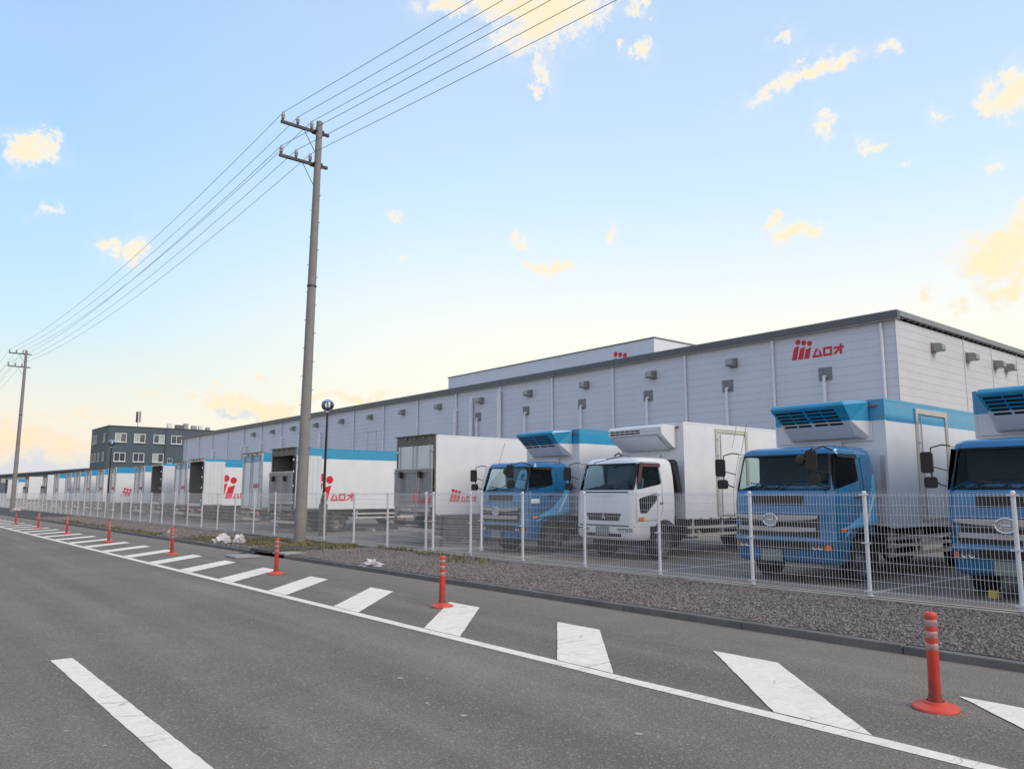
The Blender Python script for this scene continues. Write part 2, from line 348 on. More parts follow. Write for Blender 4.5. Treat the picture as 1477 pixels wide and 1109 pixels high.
# ------------------------------------------------------------------ helpers
class MB:
    def __init__(s): s.v = []; s.f = []; s.m = []; s.cur = 0
    def add(s, vs, fs):
        o = len(s.v); s.v += [tuple(p) for p in vs]
        for f in fs: s.f.append(tuple(i + o for i in f)); s.m.append(s.cur)
    def box(s, x0, x1, y0, y1, z0, z1):
        s.add([(x0, y0, z0), (x1, y0, z0), (x1, y1, z0), (x0, y1, z0), (x0, y0, z1), (x1, y0, z1), (x1, y1, z1), (x0, y1, z1)],
              [(3, 2, 1, 0), (4, 5, 6, 7), (0, 1, 5, 4), (1, 2, 6, 5), (2, 3, 7, 6), (3, 0, 4, 7)])
        return s
    def tube(s, pts, r, n=8, r2=None, cap=True):
        pts = [Vector(p) for p in pts]; rings = []
        up0 = None
        for i, p in enumerate(pts):
            d = (pts[min(i + 1, len(pts) - 1)] - pts[max(i - 1, 0)]).normalized()
            a = Vector((0, 0, 1)) if abs(d.z) < .95 else Vector((1, 0, 0))
            u = d.cross(a).normalized(); w = u.cross(d)
            rr = r if r2 is None else r + (r2 - r) * i / (len(pts) - 1)
            rings.append([p + u * math.cos(2 * PI * k / n) * rr + w * math.sin(2 * PI * k / n) * rr for k in range(n)])
        vs = [q for rg in rings for q in rg]; fs = []
        for i in range(len(rings) - 1):
            for k in range(n):
                a, b = i * n + k, i * n + (k + 1) % n
                fs.append((a, b, b + n, a + n))
        if cap: fs.append(tuple(range(n))[::-1]); fs.append(tuple(range(len(vs) - n, len(vs))))
        s.add(vs, fs); return s
    def lathe(s, prof, n=24, axis='z', c=(0, 0, 0)):
        vs = []; fs = []
        for (r, h) in prof:
            for k in range(n):
                a = 2 * PI * k / n; p, q = r * math.cos(a), r * math.sin(a)
                v = (p, q, h) if axis == 'z' else ((h, p, q) if axis == 'x' else (q, h, p))
                vs.append((v[0] + c[0], v[1] + c[1], v[2] + c[2]))
        for i in range(len(prof) - 1):
            for k in range(n):
                a, b = i * n + k, i * n + (k + 1) % n
                fs.append((a, b, b + n, a + n))
        s.add(vs, fs); return s
    def prism(s, loops, mp, t0=0.0, t1=.01):
        """loops: outer polygon then holes in (u,v); mp(u,v,w)->xyz"""
        loops = [[Vector((u, v, 0)) for u, v in lp] for lp in loops]
        tris = tessellate_polygon(loops)
        flat = [p for lp in loops for p in lp]; n = len(flat)
        vs = [mp(p.x, p.y, t1) for p in flat] + [mp(p.x, p.y, t0) for p in flat]
        fs = []
        for t in tris:
            a, b, c = (flat[i] for i in t)
            if (b - a).cross(c - a).z < 0: t = (t[0], t[2], t[1])
            fs.append(tuple(t)); fs.append((t[2] + n, t[1] + n, t[0] + n))
        o = 0
        for li, lp in enumerate(loops):
            k = len(lp); area = sum(lp[i].x * lp[(i + 1) % k].y - lp[(i + 1) % k].x * lp[i].y for i in range(k))
            for i in range(k):
                a, b = o + i, o + (i + 1) % k
                if (area > 0) == (li == 0): fs.append((a, a + n, b + n, b))
                else: fs.append((b, b + n, a + n, a))
            o += k
        s.add(vs, fs); return s
    def mesh(s, name, mats, smooth=None):
        me = bpy.data.meshes.new(name)
        me.from_pydata(s.v, [], s.f)
        for m in (mats if isinstance(mats, (list, tuple)) else [mats]): me.materials.append(m)
        if any(s.m): me.polygons.foreach_set('material_index', s.m)
        if smooth: sm(me, smooth)
        me.update(); return me
def sm(me, ang=35):
    me.polygons.foreach_set('use_smooth', [True] * len(me.polygons))
    me.set_sharp_from_angle(angle=R(ang))
XZ = lambda x0: None
def mapXZ(y): return lambda u, v, w: (u, y - w, v)           # facing -Y, w outwards
def mapYZ(x): return lambda u, v, w: (x + w, u, v)           # facing +X
def mapXY(z): return lambda u, v, w: (u, v, z + w)

def ob(name, me, parent=None, loc=(0, 0, 0), rot=(0, 0, 0), scl=None, bev=0):
    o = bpy.data.objects.new(name, me); COL.objects.link(o)
    o.location = loc; o.rotation_euler = rot
    if scl: o.scale = scl
    if parent: o.parent = parent
    if bev:
        b = o.modifiers.new('bevel', 'BEVEL'); b.width = bev; b.segments = 2; b.limit_method = 'ANGLE'; b.angle_limit = R(40); b.harden_normals = False
    return o
def tag(o, label, cat, group=None):
    o['label'] = label; o['category'] = cat
    if group: o['group'] = group
    return o
def struct(o): o['kind'] = 'structure'; return o
def stuff(o): o['kind'] = 'stuff'; return o
def root(name, loc, rz=0, label=None, cat=None, group=None):
    o = bpy.data.objects.new(name, None); COL.objects.link(o); o.empty_display_size = .2
    o.location = loc; o.rotation_euler = (0, 0, rz)
    if label: tag(o, label, cat, group)
    return o
def boxme(name, x0, x1, y0, y1, z0, z1, m):
    return MB().box(x0, x1, y0, y1, z0, z1).mesh(name, m)
KIDS = {}
def kids(o):
    return [c for c in bpy.data.objects if c.parent == o]
def copy_tree(o, loc, rz=None, label=None):
    r = o.copy(); COL.objects.link(r); r.location = loc
    if rz is not None: r.rotation_euler = (r.rotation_euler[0], r.rotation_euler[1], rz)
    if label: r['label'] = label
    for ch in kids(o):
        c = ch.copy(); COL.objects.link(c); c.parent = r
        for g in kids(ch):
            d = g.copy(); COL.objects.link(d); d.parent = c
    return r
CACHE = {}
def cached(key, fn):
    if key not in CACHE: CACHE[key] = fn()
    return CACHE[key]
def boolean(me, ops, name):
    a = bpy.data.objects.new('tmp', me); COL.objects.link(a); tmp = []
    for m2, op in ops:
        b = bpy.data.objects.new('tmpb', m2); COL.objects.link(b); tmp.append(b)
        md = a.modifiers.new('b', 'BOOLEAN'); md.object = b; md.operation = op; md.solver = 'EXACT'
    bpy.context.view_layer.update()
    dg = bpy.context.evaluated_depsgraph_get()
    res = bpy.data.meshes.new_from_object(a.evaluated_get(dg))
    res.name = name
    for o in tmp + [a]: bpy.data.objects.remove(o)
    return res
def bisect_above(me, z, idx, axis=2):
    bm = bmesh.new(); bm.from_mesh(me)
    no = [0, 0, 0]; no[axis] = 1; co = [0, 0, 0]; co[axis] = z
    bmesh.ops.bisect_plane(bm, geom=bm.verts[:] + bm.edges[:] + bm.faces[:], plane_co=co, plane_no=no)
    for f in bm.faces:
        if f.calc_center_median()[axis] > z: f.material_index = idx
    bm.to_mesh(me); bm.free(); return me
def rp(pts, r=.04, n=4):
    """round the corners of a polygon"""
    out = []; k = len(pts)
    for i in range(k):
        p = Vector(pts[i]); a = Vector(pts[i - 1]); b = Vector(pts[(i + 1) % k])
        da = (a - p); db = (b - p); rr = min(r, da.length * .45, db.length * .45)
        p0 = p + da.normalized() * rr; p1 = p + db.normalized() * rr
        for j in range(n + 1):
            t = j / n
            q = p0 * (1 - t) ** 2 + p * 2 * t * (1 - t) + p1 * t * t
            out.append((q.x, q.y))
    return out

# logo: three tilted bars with round heads of falling height and the word in katakana
def circ(cx, cy, r, n=20): return [(cx + r * math.cos(2 * PI * i / n), cy + r * math.sin(2 * PI * i / n)) for i in range(n)]
def logo_mesh(h, text=True, icon=True, t=.006):
    def f():
        m = MB(); mp = lambda u, v, w: (u * h, v * h, w); k = 0
        def p(loops):
            nonlocal k
            m.prism(loops, mp, 0, t + k * .0006); k += 1
        if icon:
            for c in [(.377, .87, .135), (.69, .80, .132), (.995, .725, .13)]: p([circ(*c)])
            p([[(0, 0), (.27, 0), (.43, .69), (.165, .62)]])
            p([[(.335, 0), (.60, 0), (.745, .61), (.485, .54)]])
            p([[(.665, 0), (.93, 0), (1.06, .53), (.79, .46)]])
        if text:
            p([[(1.10, 0), (1.22, .03), (1.41, .43), (1.30, .43)]])
            p([[(1.10, 0), (1.60, 0), (1.60, .10), (1.14, .10)]])
            p([[(1.50, .06), (1.615, 0), (1.52, .33), (1.42, .33)]])
            p([[(1.66, 0), (2.11, 0), (2.13, .43), (1.68, .43)], [(1.77, .10), (1.78, .33), (2.02, .33), (2.01, .10)]])
            p([[(2.20, .28), (2.70, .28), (2.72, .38), (2.22, .38)]])
            p([[(2.50, 0), (2.61, 0), (2.61, .48), (2.51, .48)]])
            p([[(2.18, .06), (2.26, 0), (2.56, .26), (2.50, .33)]])
        return m.mesh('logo', red)
    return cached(('logo', h, text, icon), f)
def logo_on(parent, h, loc, face, text=True, icon=True):
    """face '+x' text runs +y, '-x' runs -y, '-y' runs +x, '+y' runs -x"""
    rot = {'+x': (PI / 2, 0, PI / 2), '-x': (PI / 2, 0, -PI / 2), '-y': (PI / 2, 0, 0), '+y': (PI / 2, 0, PI)}[face]
    return ob('logo', logo_mesh(h, text, icon), parent, loc, rot)

# ------------------------------------------------------------------ ground, road, verge, yard
def sheet(name, x0, x1, y0, y1, z, m, nx=1, ny=1, zf=None):
    vs = []; fs = []
    for j in range(ny + 1):
        for i in range(nx + 1):
            x = x0 + (x1 - x0) * i / nx; y = y0 + (y1 - y0) * j / ny
            vs.append((x, y, z if zf is None else zf(x, y)))
    for j in range(ny):
        for i in range(nx):
            a = j * (nx + 1) + i; fs.append((a, a + 1, a + nx + 2, a + nx + 1))
    me = bpy.data.meshes.new(name); me.from_pydata(vs, [], fs); me.materials.append(m)
    return struct(ob(name, me))
groundm = M('far ground', (.10, .105, .085), .95, var=.2, vscale=.05)
sheet('ground', -3000, 3000, -3000, 3000, -.06, groundm)
sheet('road', -600, 300, -9.0, 8.72, 0.0, asph, 60, 4)
sheet('yard', -420, 120, 11.80, 140, 0.02, yardm, 40, 10)
sheet('far_pavement', -600, 300, -12.0, -9.15, .09, yardm, 20, 1)
VX0, VX1 = -40, 8
def vz(x, y): return .085 + .055 * max(0, min(1, (y - 8.85) / 2.6)) + .022 * mnoise.noise(Vector((x * .9, y * .9, 0))) + .010 * mnoise.noise(Vector((x * 4, y * 4, 3)))
def vzc(x, y): return vz(x, y) if y > 8.86 else .088
sheet('verge', -420, VX0, 8.84, 11.66, 0, soil, 60, 4, zf=lambda x, y: .085 + .055 * max(0, min(1, (y - 8.85) / 2.6)))
sheet('verge', VX0, VX1, 8.84, 11.66, 0, soil, 240, 20, zf=vzc)
sheet('verge', VX1, 120, 8.84, 11.66, 0, soil, 10, 4, zf=lambda x, y: .085 + .055 * max(0, min(1, (y - 8.85) / 2.6)))

# kerb of separate stones
kroot = struct(root('kerb', (0, 0, 0)))
ks = MB().box(-.995, .995, 0, .125, -.05, .088).mesh('kerb_stone', kerbm)
for i in range(33):
    x = 3.0 - i * 2.0
    if x == -21.0: continue
    ob('kerb_stone', ks, kroot, (x, 8.72 + random.uniform(-.006, .006), random.uniform(-.006, .004)), (0, 0, random.uniform(-.004, .004)), bev=.01)
m = MB(); m.box(-420, -62.01, 8.72, 8.845, -.05, .088); m.box(4.01, 120, 8.72, 8.845, -.05, .088)
stuff(ob('far_kerb_run', m.mesh('kerb_run', kerbm), kroot))
m = MB(); m.box(-600, 300, -9.15, -9.0, -.05, .10)
struct(ob('far_kerb', m.mesh('far_kerb', kerbm)))

# painted markings
mk = struct(root('road_markings', (0, 0, 0)))
def quad(name, pts, z=.004):
    me = bpy.data.meshes.new(name)
    # subdivide edges a little so that the outline is uneven
    out = []
    for i in range(len(pts)):
        a = Vector(pts[i]); b = Vector(pts[(i + 1) % len(pts)]); n = max(1, int((b - a).length / .08)); n = min(n, 40)
        nrm = Vector((-(b - a).y, (b - a).x)).normalized()
        for k in range(n):
            q = a.lerp(b, k / n) + (nrm * random.uniform(-.004, .004) if k else Vector((0, 0)))
            out.append((q.x, q.y, z))
    me.from_pydata(out, [], [tuple(range(len(out)))]); me.materials.append(paint)
    return ob(name, me, mk)
for k in range(-1, 28):
    s = -2.485 * k
    quad('hatch_stripe', [(-3.62 + s, 5.648), (-2.84 + s, 5.648), (-4.60 + s, 7.28), (-5.38 + s, 7.28)][::1], .008)
m = MB()
xs = [30 - i * .5 for i in range(0, 700)]
vs = []; fs = []
for i, x in enumerate(xs):
    vs += [(x, 5.49 + random.uniform(-.004, .004), .004), (x, 5.645 + random.uniform(-.004, .004), .004)]
    if i: fs.append((2 * i - 2, 2 * i - 1, 2 * i + 1, 2 * i))
me = bpy.data.meshes.new('edge_line'); me.from_pydata(vs, [], fs); me.materials.append(paint); ob('edge_line', me, mk)
for x in (-9.42, -20.4, -31.4, 1.6, -42.4, -53.4):
    quad('lane_dash', [(x, 1.64), (x + 5.0, 1.64), (x + 5.0, 1.84), (x, 1.84)])
quad('opposite_edge_line', [(-60, -8.3), (30, -8.3), (30, -8.15), (-60, -8.15)])
# bay lines in the yard
bayp = M('faded yard paint', (.40, .38, .35), .75, var=.15, vscale=3, dirt=.5, dcol=(.2, .19, .17))
ym = struct(root('yard_markings', (0, 0, 0)))
for x in [-2.6, -6.6, -11.4, -16.1, -19.9, -25.0, -28.6, -33.9, -40.5, -44.3, -48.7, -53, -57.4, -62.6]:
    ob('bay_line', boxme('bay_line', -.06, .06, 0, 9.5, .021, .026, bayp), ym, (x, 13.4, 0))
for y in (12.9, 26.5): ob('yard_line', boxme('yard_line', -70, 0, -.06, .06, .027, .031, bayp), ym, (0, y, 0))

# pale flecks stuck to the road
fm = M('pale fleck', (.36, .34, .31), .9)
m = MB(); rr = random.Random(5)
for i in range(40):
    x = rr.uniform(-26, -1); y = rr.uniform(.8, 5.3); r = rr.uniform(.008, .022)
    m.add([(x + r * math.cos(a) * 1.2, y + r * math.sin(a), .003) for a in [k * PI / 4 + rr.uniform(-.2, .2) for k in range(8)]], [tuple(range(8))])
for (px, py, r) in [(-6.47, 4.0, .03), (-5.1, 3.73, .028), (-3.93, 4.42, .03), (-3.8, 3.25, .033)]:
    m.add([(px + r * math.cos(a) * 1.2, py + r * math.sin(a), .0035) for a in [k * PI / 5 for k in range(10)]], [tuple(range(10))])
stuff(ob('road_flecks', m.mesh('flecks', fm)))['label'] = 'pale flecks scattered on the road'

# gravel: loose angular stones
def stones(name, x0, x1, n, smin, smax, seed, mats):
    rg = random.Random(seed); vs = []; fs = []; mi = []
    base = [(1, 0, 0), (-1, 0, 0), (0, 1, 0), (0, -1, 0), (0, 0, 1), (0, 0, -1)]
    F = [(0, 2, 4), (2, 1, 4), (1, 3, 4), (3, 0, 4), (2, 0, 5), (1, 2, 5), (3, 1, 5), (0, 3, 5)]
    for i in range(n):
        x = rg.uniform(x0, x1); y = rg.uniform(8.86, 11.64); s = rg.uniform(smin, smax)
        if -30 < x < -20.5 and mnoise.noise(Vector((x * .5, y * .8, 5))) > -.15: continue
        a = rg.uniform(0, 6.28); ca, sa = math.cos(a), math.sin(a); z = vzc(x, y) + s * .2
        q = [rg.uniform(.6, 1.25) for _ in range(6)]; tl = rg.uniform(-.5, .5)
        o = len(vs)
        for (bx, by, bz), k in zip(base, q):
            X = bx * k * s; Y = by * k * s * .8; Z = bz * k * s * .85 + tl * bx * s * .5
            vs.append((x + X * ca - Y * sa, y + X * sa + Y * ca, z + Z))
        m_ = rg.choices(range(len(mats)), [5, 4, 3, 1])[0]
        for f in F: fs.append(tuple(j + o for j in f)); mi.append(m_)
    me = bpy.data.meshes.new(name); me.from_pydata(vs, [], fs)
    for mm in mats: me.materials.append(mm)
    me.polygons.foreach_set('material_index', mi)
    o = stuff(ob(name, me)); o['label'] = 'purplish grey crushed gravel on the verge'; return o
gm = [M('gravel mauve', (.220, .192, .182), .9, var=.2, vscale=8), M('gravel grey', (.205, .19, .182), .9, var=.2, vscale=8), M('gravel dark', (.115, .098, .094), .9, var=.2, vscale=8), M('gravel pale', (.30, .27, .27), .85, var=.2, vscale=8)]
stones('gravel', -20.5, 3, 70000, .009, .023, 3, gm)
stones('gravel', -60, -20.5, 24000, .020, .044, 4, gm)
if True:
    far = M('far gravel', (.135, .115, .105), .95, var=.2, vscale=3, fine=.4, fscale=25, bump=.8, bscale=30)

# grass round the pole, weeds along the kerb
def blades(name, spots, n, hmin, hmax, seed, mats, label):
    rg = random.Random(seed); vs = []; fs = []; mi = []
    for i in range(n):
        cx, cy, rx, ry = rg.choice(spots)
        a = rg.uniform(0, 6.28); q = math.sqrt(rg.random())
        x = cx + rx * q * math.cos(a); y = cy + ry * q * math.sin(a)
        if not (8.87 < y < 11.62): continue
        z = vzc(x, y) - .01; h = rg.uniform(hmin, hmax) * (.45 + .9 * max(0, mnoise.noise(Vector((x * 1.6, y * 1.6, 1))) + .4)); w = rg.uniform(.006, .013)
        b = rg.uniform(0, 6.28); lean = rg.uniform(.2, .9) * h; c, s = math.cos(b), math.sin(b); o = len(vs)
        vs += [(x - s * w, y + c * w, z), (x + s * w, y - c * w, z), (x + c * lean * .4 + s * w * .7, y + s * lean * .4 - c * w * .7, z + h * .65), (x + c * lean * .4 - s * w * .7, y + s * lean * .4 + c * w * .7, z + h * .65), (x + c * lean, y + s * lean, z + h)]
        k = rg.choices(range(len(mats)), [3, 2][:len(mats)])[0]
        fs += [(o, o + 1, o + 2, o + 3), (o + 3, o + 2, o + 4)]; mi += [k, k]
    me = bpy.data.meshes.new(name); me.from_pydata(vs, [], fs)
    for mm in mats: me.materials.append(mm)
    me.polygons.foreach_set('material_index', mi)
    o = stuff(ob(name, me)); o['label'] = label; return o
blades('grass', [(-24.5, 10.7, 2.6, .9), (-23.0, 10.2, 2.0, .9), (-21.6, 10.9, 1.2, .6), (-26.5, 9.9, 2.2, .9), (-21.8, 9.6, .9, .5), (-28, 9.6, 1.8, .5)], 26000, .03, .11, 1, [grassm, weedm], 'dry grass and weeds round the utility pole')
blades('weeds', [(-33 - i * 1.3, 9.02, 1.0, .16) for i in range(14)] + [(-16.5, 11.35, 1.2, .25), (-19, 11.5, 1.0, .1), (-14.8, 10.9, .9, .45)], 5200, .04, .16, 2, [weedm, grassm], 'thin green weeds along the kerb and fence foot')

# drain cover slabs and the culvert strip
for i, (x, y, z, l, w) in enumerate([(-21.05, 8.02, .028, .96, .66), (-20.35, 9.02, .098, .78, .60)]):
    c = tag(ob('drain_cover', boxme('drain_cover', -l / 2, l / 2, -w / 2, w / 2, -.02, .022, conc2), None, (x, y, z), (0, 0, .03 if i else -.05), bev=.008), ['pale concrete drain cover lying in the gutter below the utility pole', 'pale concrete drain cover set in the verge edge right of the gutter cover'][i], 'drain cover', 'drain covers')
darkconc = M('dark wet concrete', (.070, .070, .066), .85, var=.2, fine=.15, fscale=40, bump=.5, dirt=.4)
struct(ob('culvert', boxme('culvert', -22.35, -21.1, 8.72, 11.6, .06, .150, darkconc), bev=.02))
struct(ob('drain_pit', boxme('drain_pit', -22.6, -21.7, 8.50, 8.80, -.05, .012, rubber)))

# ------------------------------------------------------------------ fence
fence = root('mesh_fence', (0, 11.72, .1), 0, 'long white welded mesh fence on a low concrete footing between gravel verge and truck yard', 'fence')
ob('footing', boxme('footing', -390, 40, -.045, .05, -.2, .058, M('pale concrete footing', (.40, .37, .32), .85, var=.1, dirt=.4, dcol=(.15, .14, .12))), fence, bev=.01)
X0F = -3.80       # one post position
def fpanel():
    m = MB(); w = .0016
    for i in range(40):
        x = -1 + .025 + i * .05
        m.box(x - w, x + w, -w, w, .13, 1.585)
    for i in range(11):
        z = .16 + i * .14
        m.box(-.985, .985, -w - .005, w - .005, z - .0023, z + .0023)
    for zc, s in ((1.585, -1), (.13, 1)):       # bent beads
        for dy, dz_ in ((-.028, -.022 * 1), (0, 0), (-.028, .022)):
            m.box(-.985, .985, dy - w, dy + w, zc + dz_ - w, zc + dz_ + w)
        for i in range(40):
            x = -1 + .025 + i * .05
            m.add([(x - w, 0, zc), (x + w, 0, zc), (x + w, -.03, zc + .022), (x - w, -.03, zc + .022)], [(0, 1, 2, 3)])
            m.add([(x - w, 0, zc), (x + w, 0, zc), (x + w, -.03, zc - .022), (x - w, -.03, zc - .022)], [(0, 1, 2, 3)])
    return m.mesh('mesh_panel', fencem)
FP = fpanel()
m = MB(); m.lathe([(.0, 1.635), (.02, 1.632), (.032, 1.62), (.034, 1.60), (.030, 1.60), (.030, .10), (.045, .10), (.045, .085), (0, .085)], 14)
for z in (1.575, .86, .15): m.box(-.07, .07, -.036, -.024, z - .012, z + .012); m.box(-.012, .012, -.05, -.03, z - .018, z + .018)
FPOST = m.mesh('post', fencem, 35)
def fpx():
    # measured post positions: 2 m apart
    return [X0F + 2.0 * i for i in range(-95, 8)]
for x in fpx():
    ob('post', FPOST, fence, (x, 0, 0), (0, 0, random.uniform(-.02, .02)), None)
    ob('mesh_panel', FP, fence, (x + 1.0, .0, random.uniform(-.004, .004)), (random.uniform(-.004, .004), 0, 0))
    # doubled joint post
# short gate leaf standing ajar behind the main run
gate = root('gate_leaf', (-17.62, 11.83, .1), R(34), 'narrow white mesh gate leaf ajar behind the fence left of the smaller blue cab', 'gate')
ob('hinge_post', FPOST, gate, (0, 0, 0)); ob('latch_post', FPOST, gate, (1.36, 0, .03)); ob('mesh_panel', FP, gate, (.68, 0, .02), (0, 0, 0), (.66, 1, 1))

# ------------------------------------------------------------------ utility poles and wires
def make_pole(loc, label, lean):
    t = root('utility_pole', loc, 0, label, 'utility pole', 'utility poles along the verge')
    t.rotation_euler = (0, R(lean), 0)
    m = MB(); m.tube([(0, 0, -.4 + 14.55 * i / 14) for i in range(15)], .195, 20, .105)
    ob('shaft', m.mesh('shaft', concrete, 40), t)
    ob('band', MB().lathe([(.152, 0), (.160, .01), (.160, .05), (.152, .06)], 20).mesh('band', steel, 40), t, (0, 0, 8.4))
    bolt = cached('bolt', lambda: MB().tube([(0, 0, 0), (.17, 0, 0), (.17, 0, .02)], .009, 5).mesh('step_bolt', steel))
    for i in range(22):
        z = 2.6 + i * .47
        ob('step_bolt', bolt, t, (0, 0, z), (0, 0, (0 if i % 2 else PI) + .5), (1.7 - z * .05, 1, 1))
    arm = cached('arm', lambda: MB().box(-.045, .045, -1.30, .42, -.045, .045).mesh('crossarm', steel))
    ins = cached('ins', lambda: MB().lathe([(0, -.02), (.02, 0), (.02, .06), (.055, .07), (.062, .12), (.045, .135), (.062, .15), (.062, .20), (.045, .24), (.05, .27), (.02, .30), (0, .30)], 12).mesh('insulator', porcelain, 50))
    for z in (13.82, 12.66):
        a = ob('crossarm', arm, t, (-.13, 0, z))
        ob('clamp', boxme('clamp', -.2, .16, -.15, .15, -.03, .03, steel), a, (.05, 0, 0))
        for y in (-1.24, -.72, -.22):
            ob('insulator', ins, a, (0, y, .05))
            ob('insulator_pin', boxme('pin', -.03, .03, -.03, .03, 0, .10, steel), a, (0, y, .03))
        ob('brace', MB().tube([(-.10, -.52, z - .03), (-.04, -.08, z - .78)], .012, 5).mesh('brace', steel), t)
    return t
PX, PY = -23.9, 10.93
pa = make_pole((PX, PY, .08), 'tall grey concrete utility pole standing in the grass patch with two crossarms', 1.5)
PX2, PY2 = -80.2, 10.15
pb = copy_tree(pa, (PX2, PY2, .08), None, 'farther concrete utility pole at the far left beside the distant orange bollards'); pb.rotation_euler = (0, R(1.3), 0)
pc = copy_tree(pa, (26.0, 17.0, .08), None, 'concrete utility pole out to the right beyond the last truck'); pc.rotation_euler = (0, 0, 0)
pd_ = copy_tree(pa, (-126.0, 9.7, .08), None, 'third concrete utility pole far down the verge at the left'); pd_.rotation_euler = (0, 0, 0)
bpy.context.view_layer.update()
k = 0
for z in (13.82, 12.66):
    for y in (-1.24, -.72, -.22):
        P = [o.matrix_world @ Vector((-.13, y, z + .33)) for o in (pd_, pb, pa, pc)]
        pts = []
        for a, b, sag in ((P[0], P[1], 1.2), (P[1], P[2], 1.0), (P[2], P[3], .35)):
            for i in range(24):
                u = i / 24; q = a.lerp(b, u); q.z -= 4 * sag * u * (1 - u); pts.append(q)
        pts.append(P[3])
        w = ob('power_line', MB().tube(pts, .008, 5).mesh('wire', wirem))
        tag(w, ['top-tier cable on the outermost insulators, highest wire', 'top-tier cable on the middle insulators', 'top-tier cable on the insulators nearest the pole', 'lower-tier cable on the outermost insulators', 'lower-tier cable on the middle insulators', 'lower-tier cable nearest the pole, lowest wire'][k], 'power line', 'power lines between the utility poles'); k += 1

# ------------------------------------------------------------------ orange delineator posts
def make_bollard():
    t = root('delineator_post', (0, 0, 0), 0, 'x', 'bollard', 'orange delineator posts between the hatched stripes')
    ob('base', MB().lathe([(0, .0), (.168, .0), (.175, .01), (.17, .026), (.12, .043), (.085, .05), (.082, .062), (.066, .066)], 28).mesh('base', orangeb, 50), t)
    ob('tube', MB().lathe([(.062, .04), (.046, .12), (.044, .3), (.044, .735), (.040, .748), (.02, .75), (0, .75)], 20).mesh('tube', orange, 45), t)
    bd = cached('bandm', lambda: MB().lathe([(.0445, 0), (.0462, .002), (.0462, .050), (.0445, .052)], 20).mesh('reflective_band', reflect, 60))
    for z in (.645, .555, .460): ob('reflective_band', bd, t, (0, 0, z))
    ob('rim', MB().lathe([(.0445, .715), (.0475, .72), (.0475, .74), (.040, .752), (0, .756)], 20).mesh('rim', orangeb, 50), t)
    return t
b0 = make_bollard()
bl = [(-2.86, 6.74, 3, -2, 'nearest orange delineator post, leaning left at the bottom right'),
      (-10.01, 6.90, 0, 0, 'orange delineator post with silver bands in front of the gravel, second nearest'),
      (-16.21, 6.91, 1, 0, 'orange delineator post just in front of the utility pole and white drain slabs'),
      (-23.1, 6.80, 1, -1, 'orange delineator post with scraps of white plastic tied to it'),
      (-30.3, 6.78, 0, 1, 'orange delineator post with a black-stained foot, fifth along the row'),
      (-37.5, 6.76, 1, 1, 'small distant orange delineator post beside the kerb weeds'),
      (-44.3, 6.74, 0, 1, 'small orange delineator post second from the left edge'),
      (-51.4, 6.72, 1, 0, 'farthest visible orange delineator post with a pale bag on its top')]
for i, (x, y, tx, ty, lb) in enumerate(bl):
    o = b0 if i == 0 else copy_tree(b0, (x, y, 0))
    o.location = (x, y, .001); o.rotation_euler = (R(tx * .4), R(ty * 1.2), random.uniform(0, 3)); o['label'] = lb

# crumpled bags
def bag(loc, s, seed, label, rz=0):
    bm = bmesh.new(); bmesh.ops.create_icosphere(bm, subdivisions=5, radius=1)
    for v in bm.verts:
        n = v.co.normalized(); d = 1 + .42 * mnoise.noise(n * 1.6 + Vector((seed, 0, 0))) + .26 * mnoise.noise(n * 4 + Vector((0, seed, 0))) + .12 * (1 - abs(mnoise.noise(n * 9 + Vector((0, 0, seed)))) * 2.5)
        pk = max(0, n.z - .55) * 1.3 * (1 if seed % 2 else .4)
        fold = 1 - abs(mnoise.noise(n * 1.7 + Vector((seed * 3, 1, 0)))) * 3.2
        d = d * (.62 + .42 * max(-.4, fold)) + .03 * mnoise.noise(n * 12)
        v.co = Vector((n.x * d * s[0], n.y * d * s[1], max(-.02, (n.z * d + pk) * s[2] * .8)))
    me = bpy.data.meshes.new('bag'); bm.to_mesh(me); bm.free(); me.materials.append(bagm); sm(me, 30)
    return tag(ob('litter_bag', me, None, loc, (0, 0, rz)), label, 'plastic bag', 'discarded plastic bags on the verge')
bag((-25.6, 9.05, .09), (.34, .26, .24), 3, 'larger crumpled grey-white bag by the kerb left of the utility pole', .4)
bag((-25.15, 9.45, .09), (.26, .22, .24), 5, 'smaller torn white bag directly behind the larger bag')
bag((-15.75, 8.95, .08), (.30, .18, .15), 8, 'flat white bag lying alone on the kerb edge near the middle', .2)
bag((-51.4, 6.72, .76), (.22, .20, .12), 9, 'pale bag caught on top of the farthest orange delineator post')
bag((-23.2, 6.74, .60), (.05, .06, .07), 7, 'scrap of white plastic tied to an orange delineator post')

# wheel stops behind the left fence
ws = MB().prism([[(-.09, 0), (.09, 0), (.055, .12), (-.055, .12)]], lambda u, v, w: (w, u, v), -.32, .32).mesh('wheel_stop', conc2)
for i, (x, y) in enumerate([(-33.2, 17.6), (-31.2, 17.6), (-29.7, 17.8), (-27.9, 17.9), (-24.6, 17.0), (-21.9, 16.2), (-38.6, 17.5), (-36.9, 17.5)]):
    tag(ob('wheel_stop', ws, None, (x, y, .02), bev=.012), ['concrete wheel stop far left behind the utility pole', 'concrete wheel stop under the left edge of the striped box with open shutter', 'concrete wheel stop under the right side of the striped box', 'concrete wheel stop in the gap left of the white tail-lift box', 'concrete wheel stop under the left wheels of the white tail-lift box', 'concrete wheel stop under the right wheels of the white tail-lift box', 'concrete wheel stop left of the striped box with closed doors', 'concrete wheel stop right of the striped box with closed doors'][i], 'wheel stop', 'concrete wheel stops in the yard')

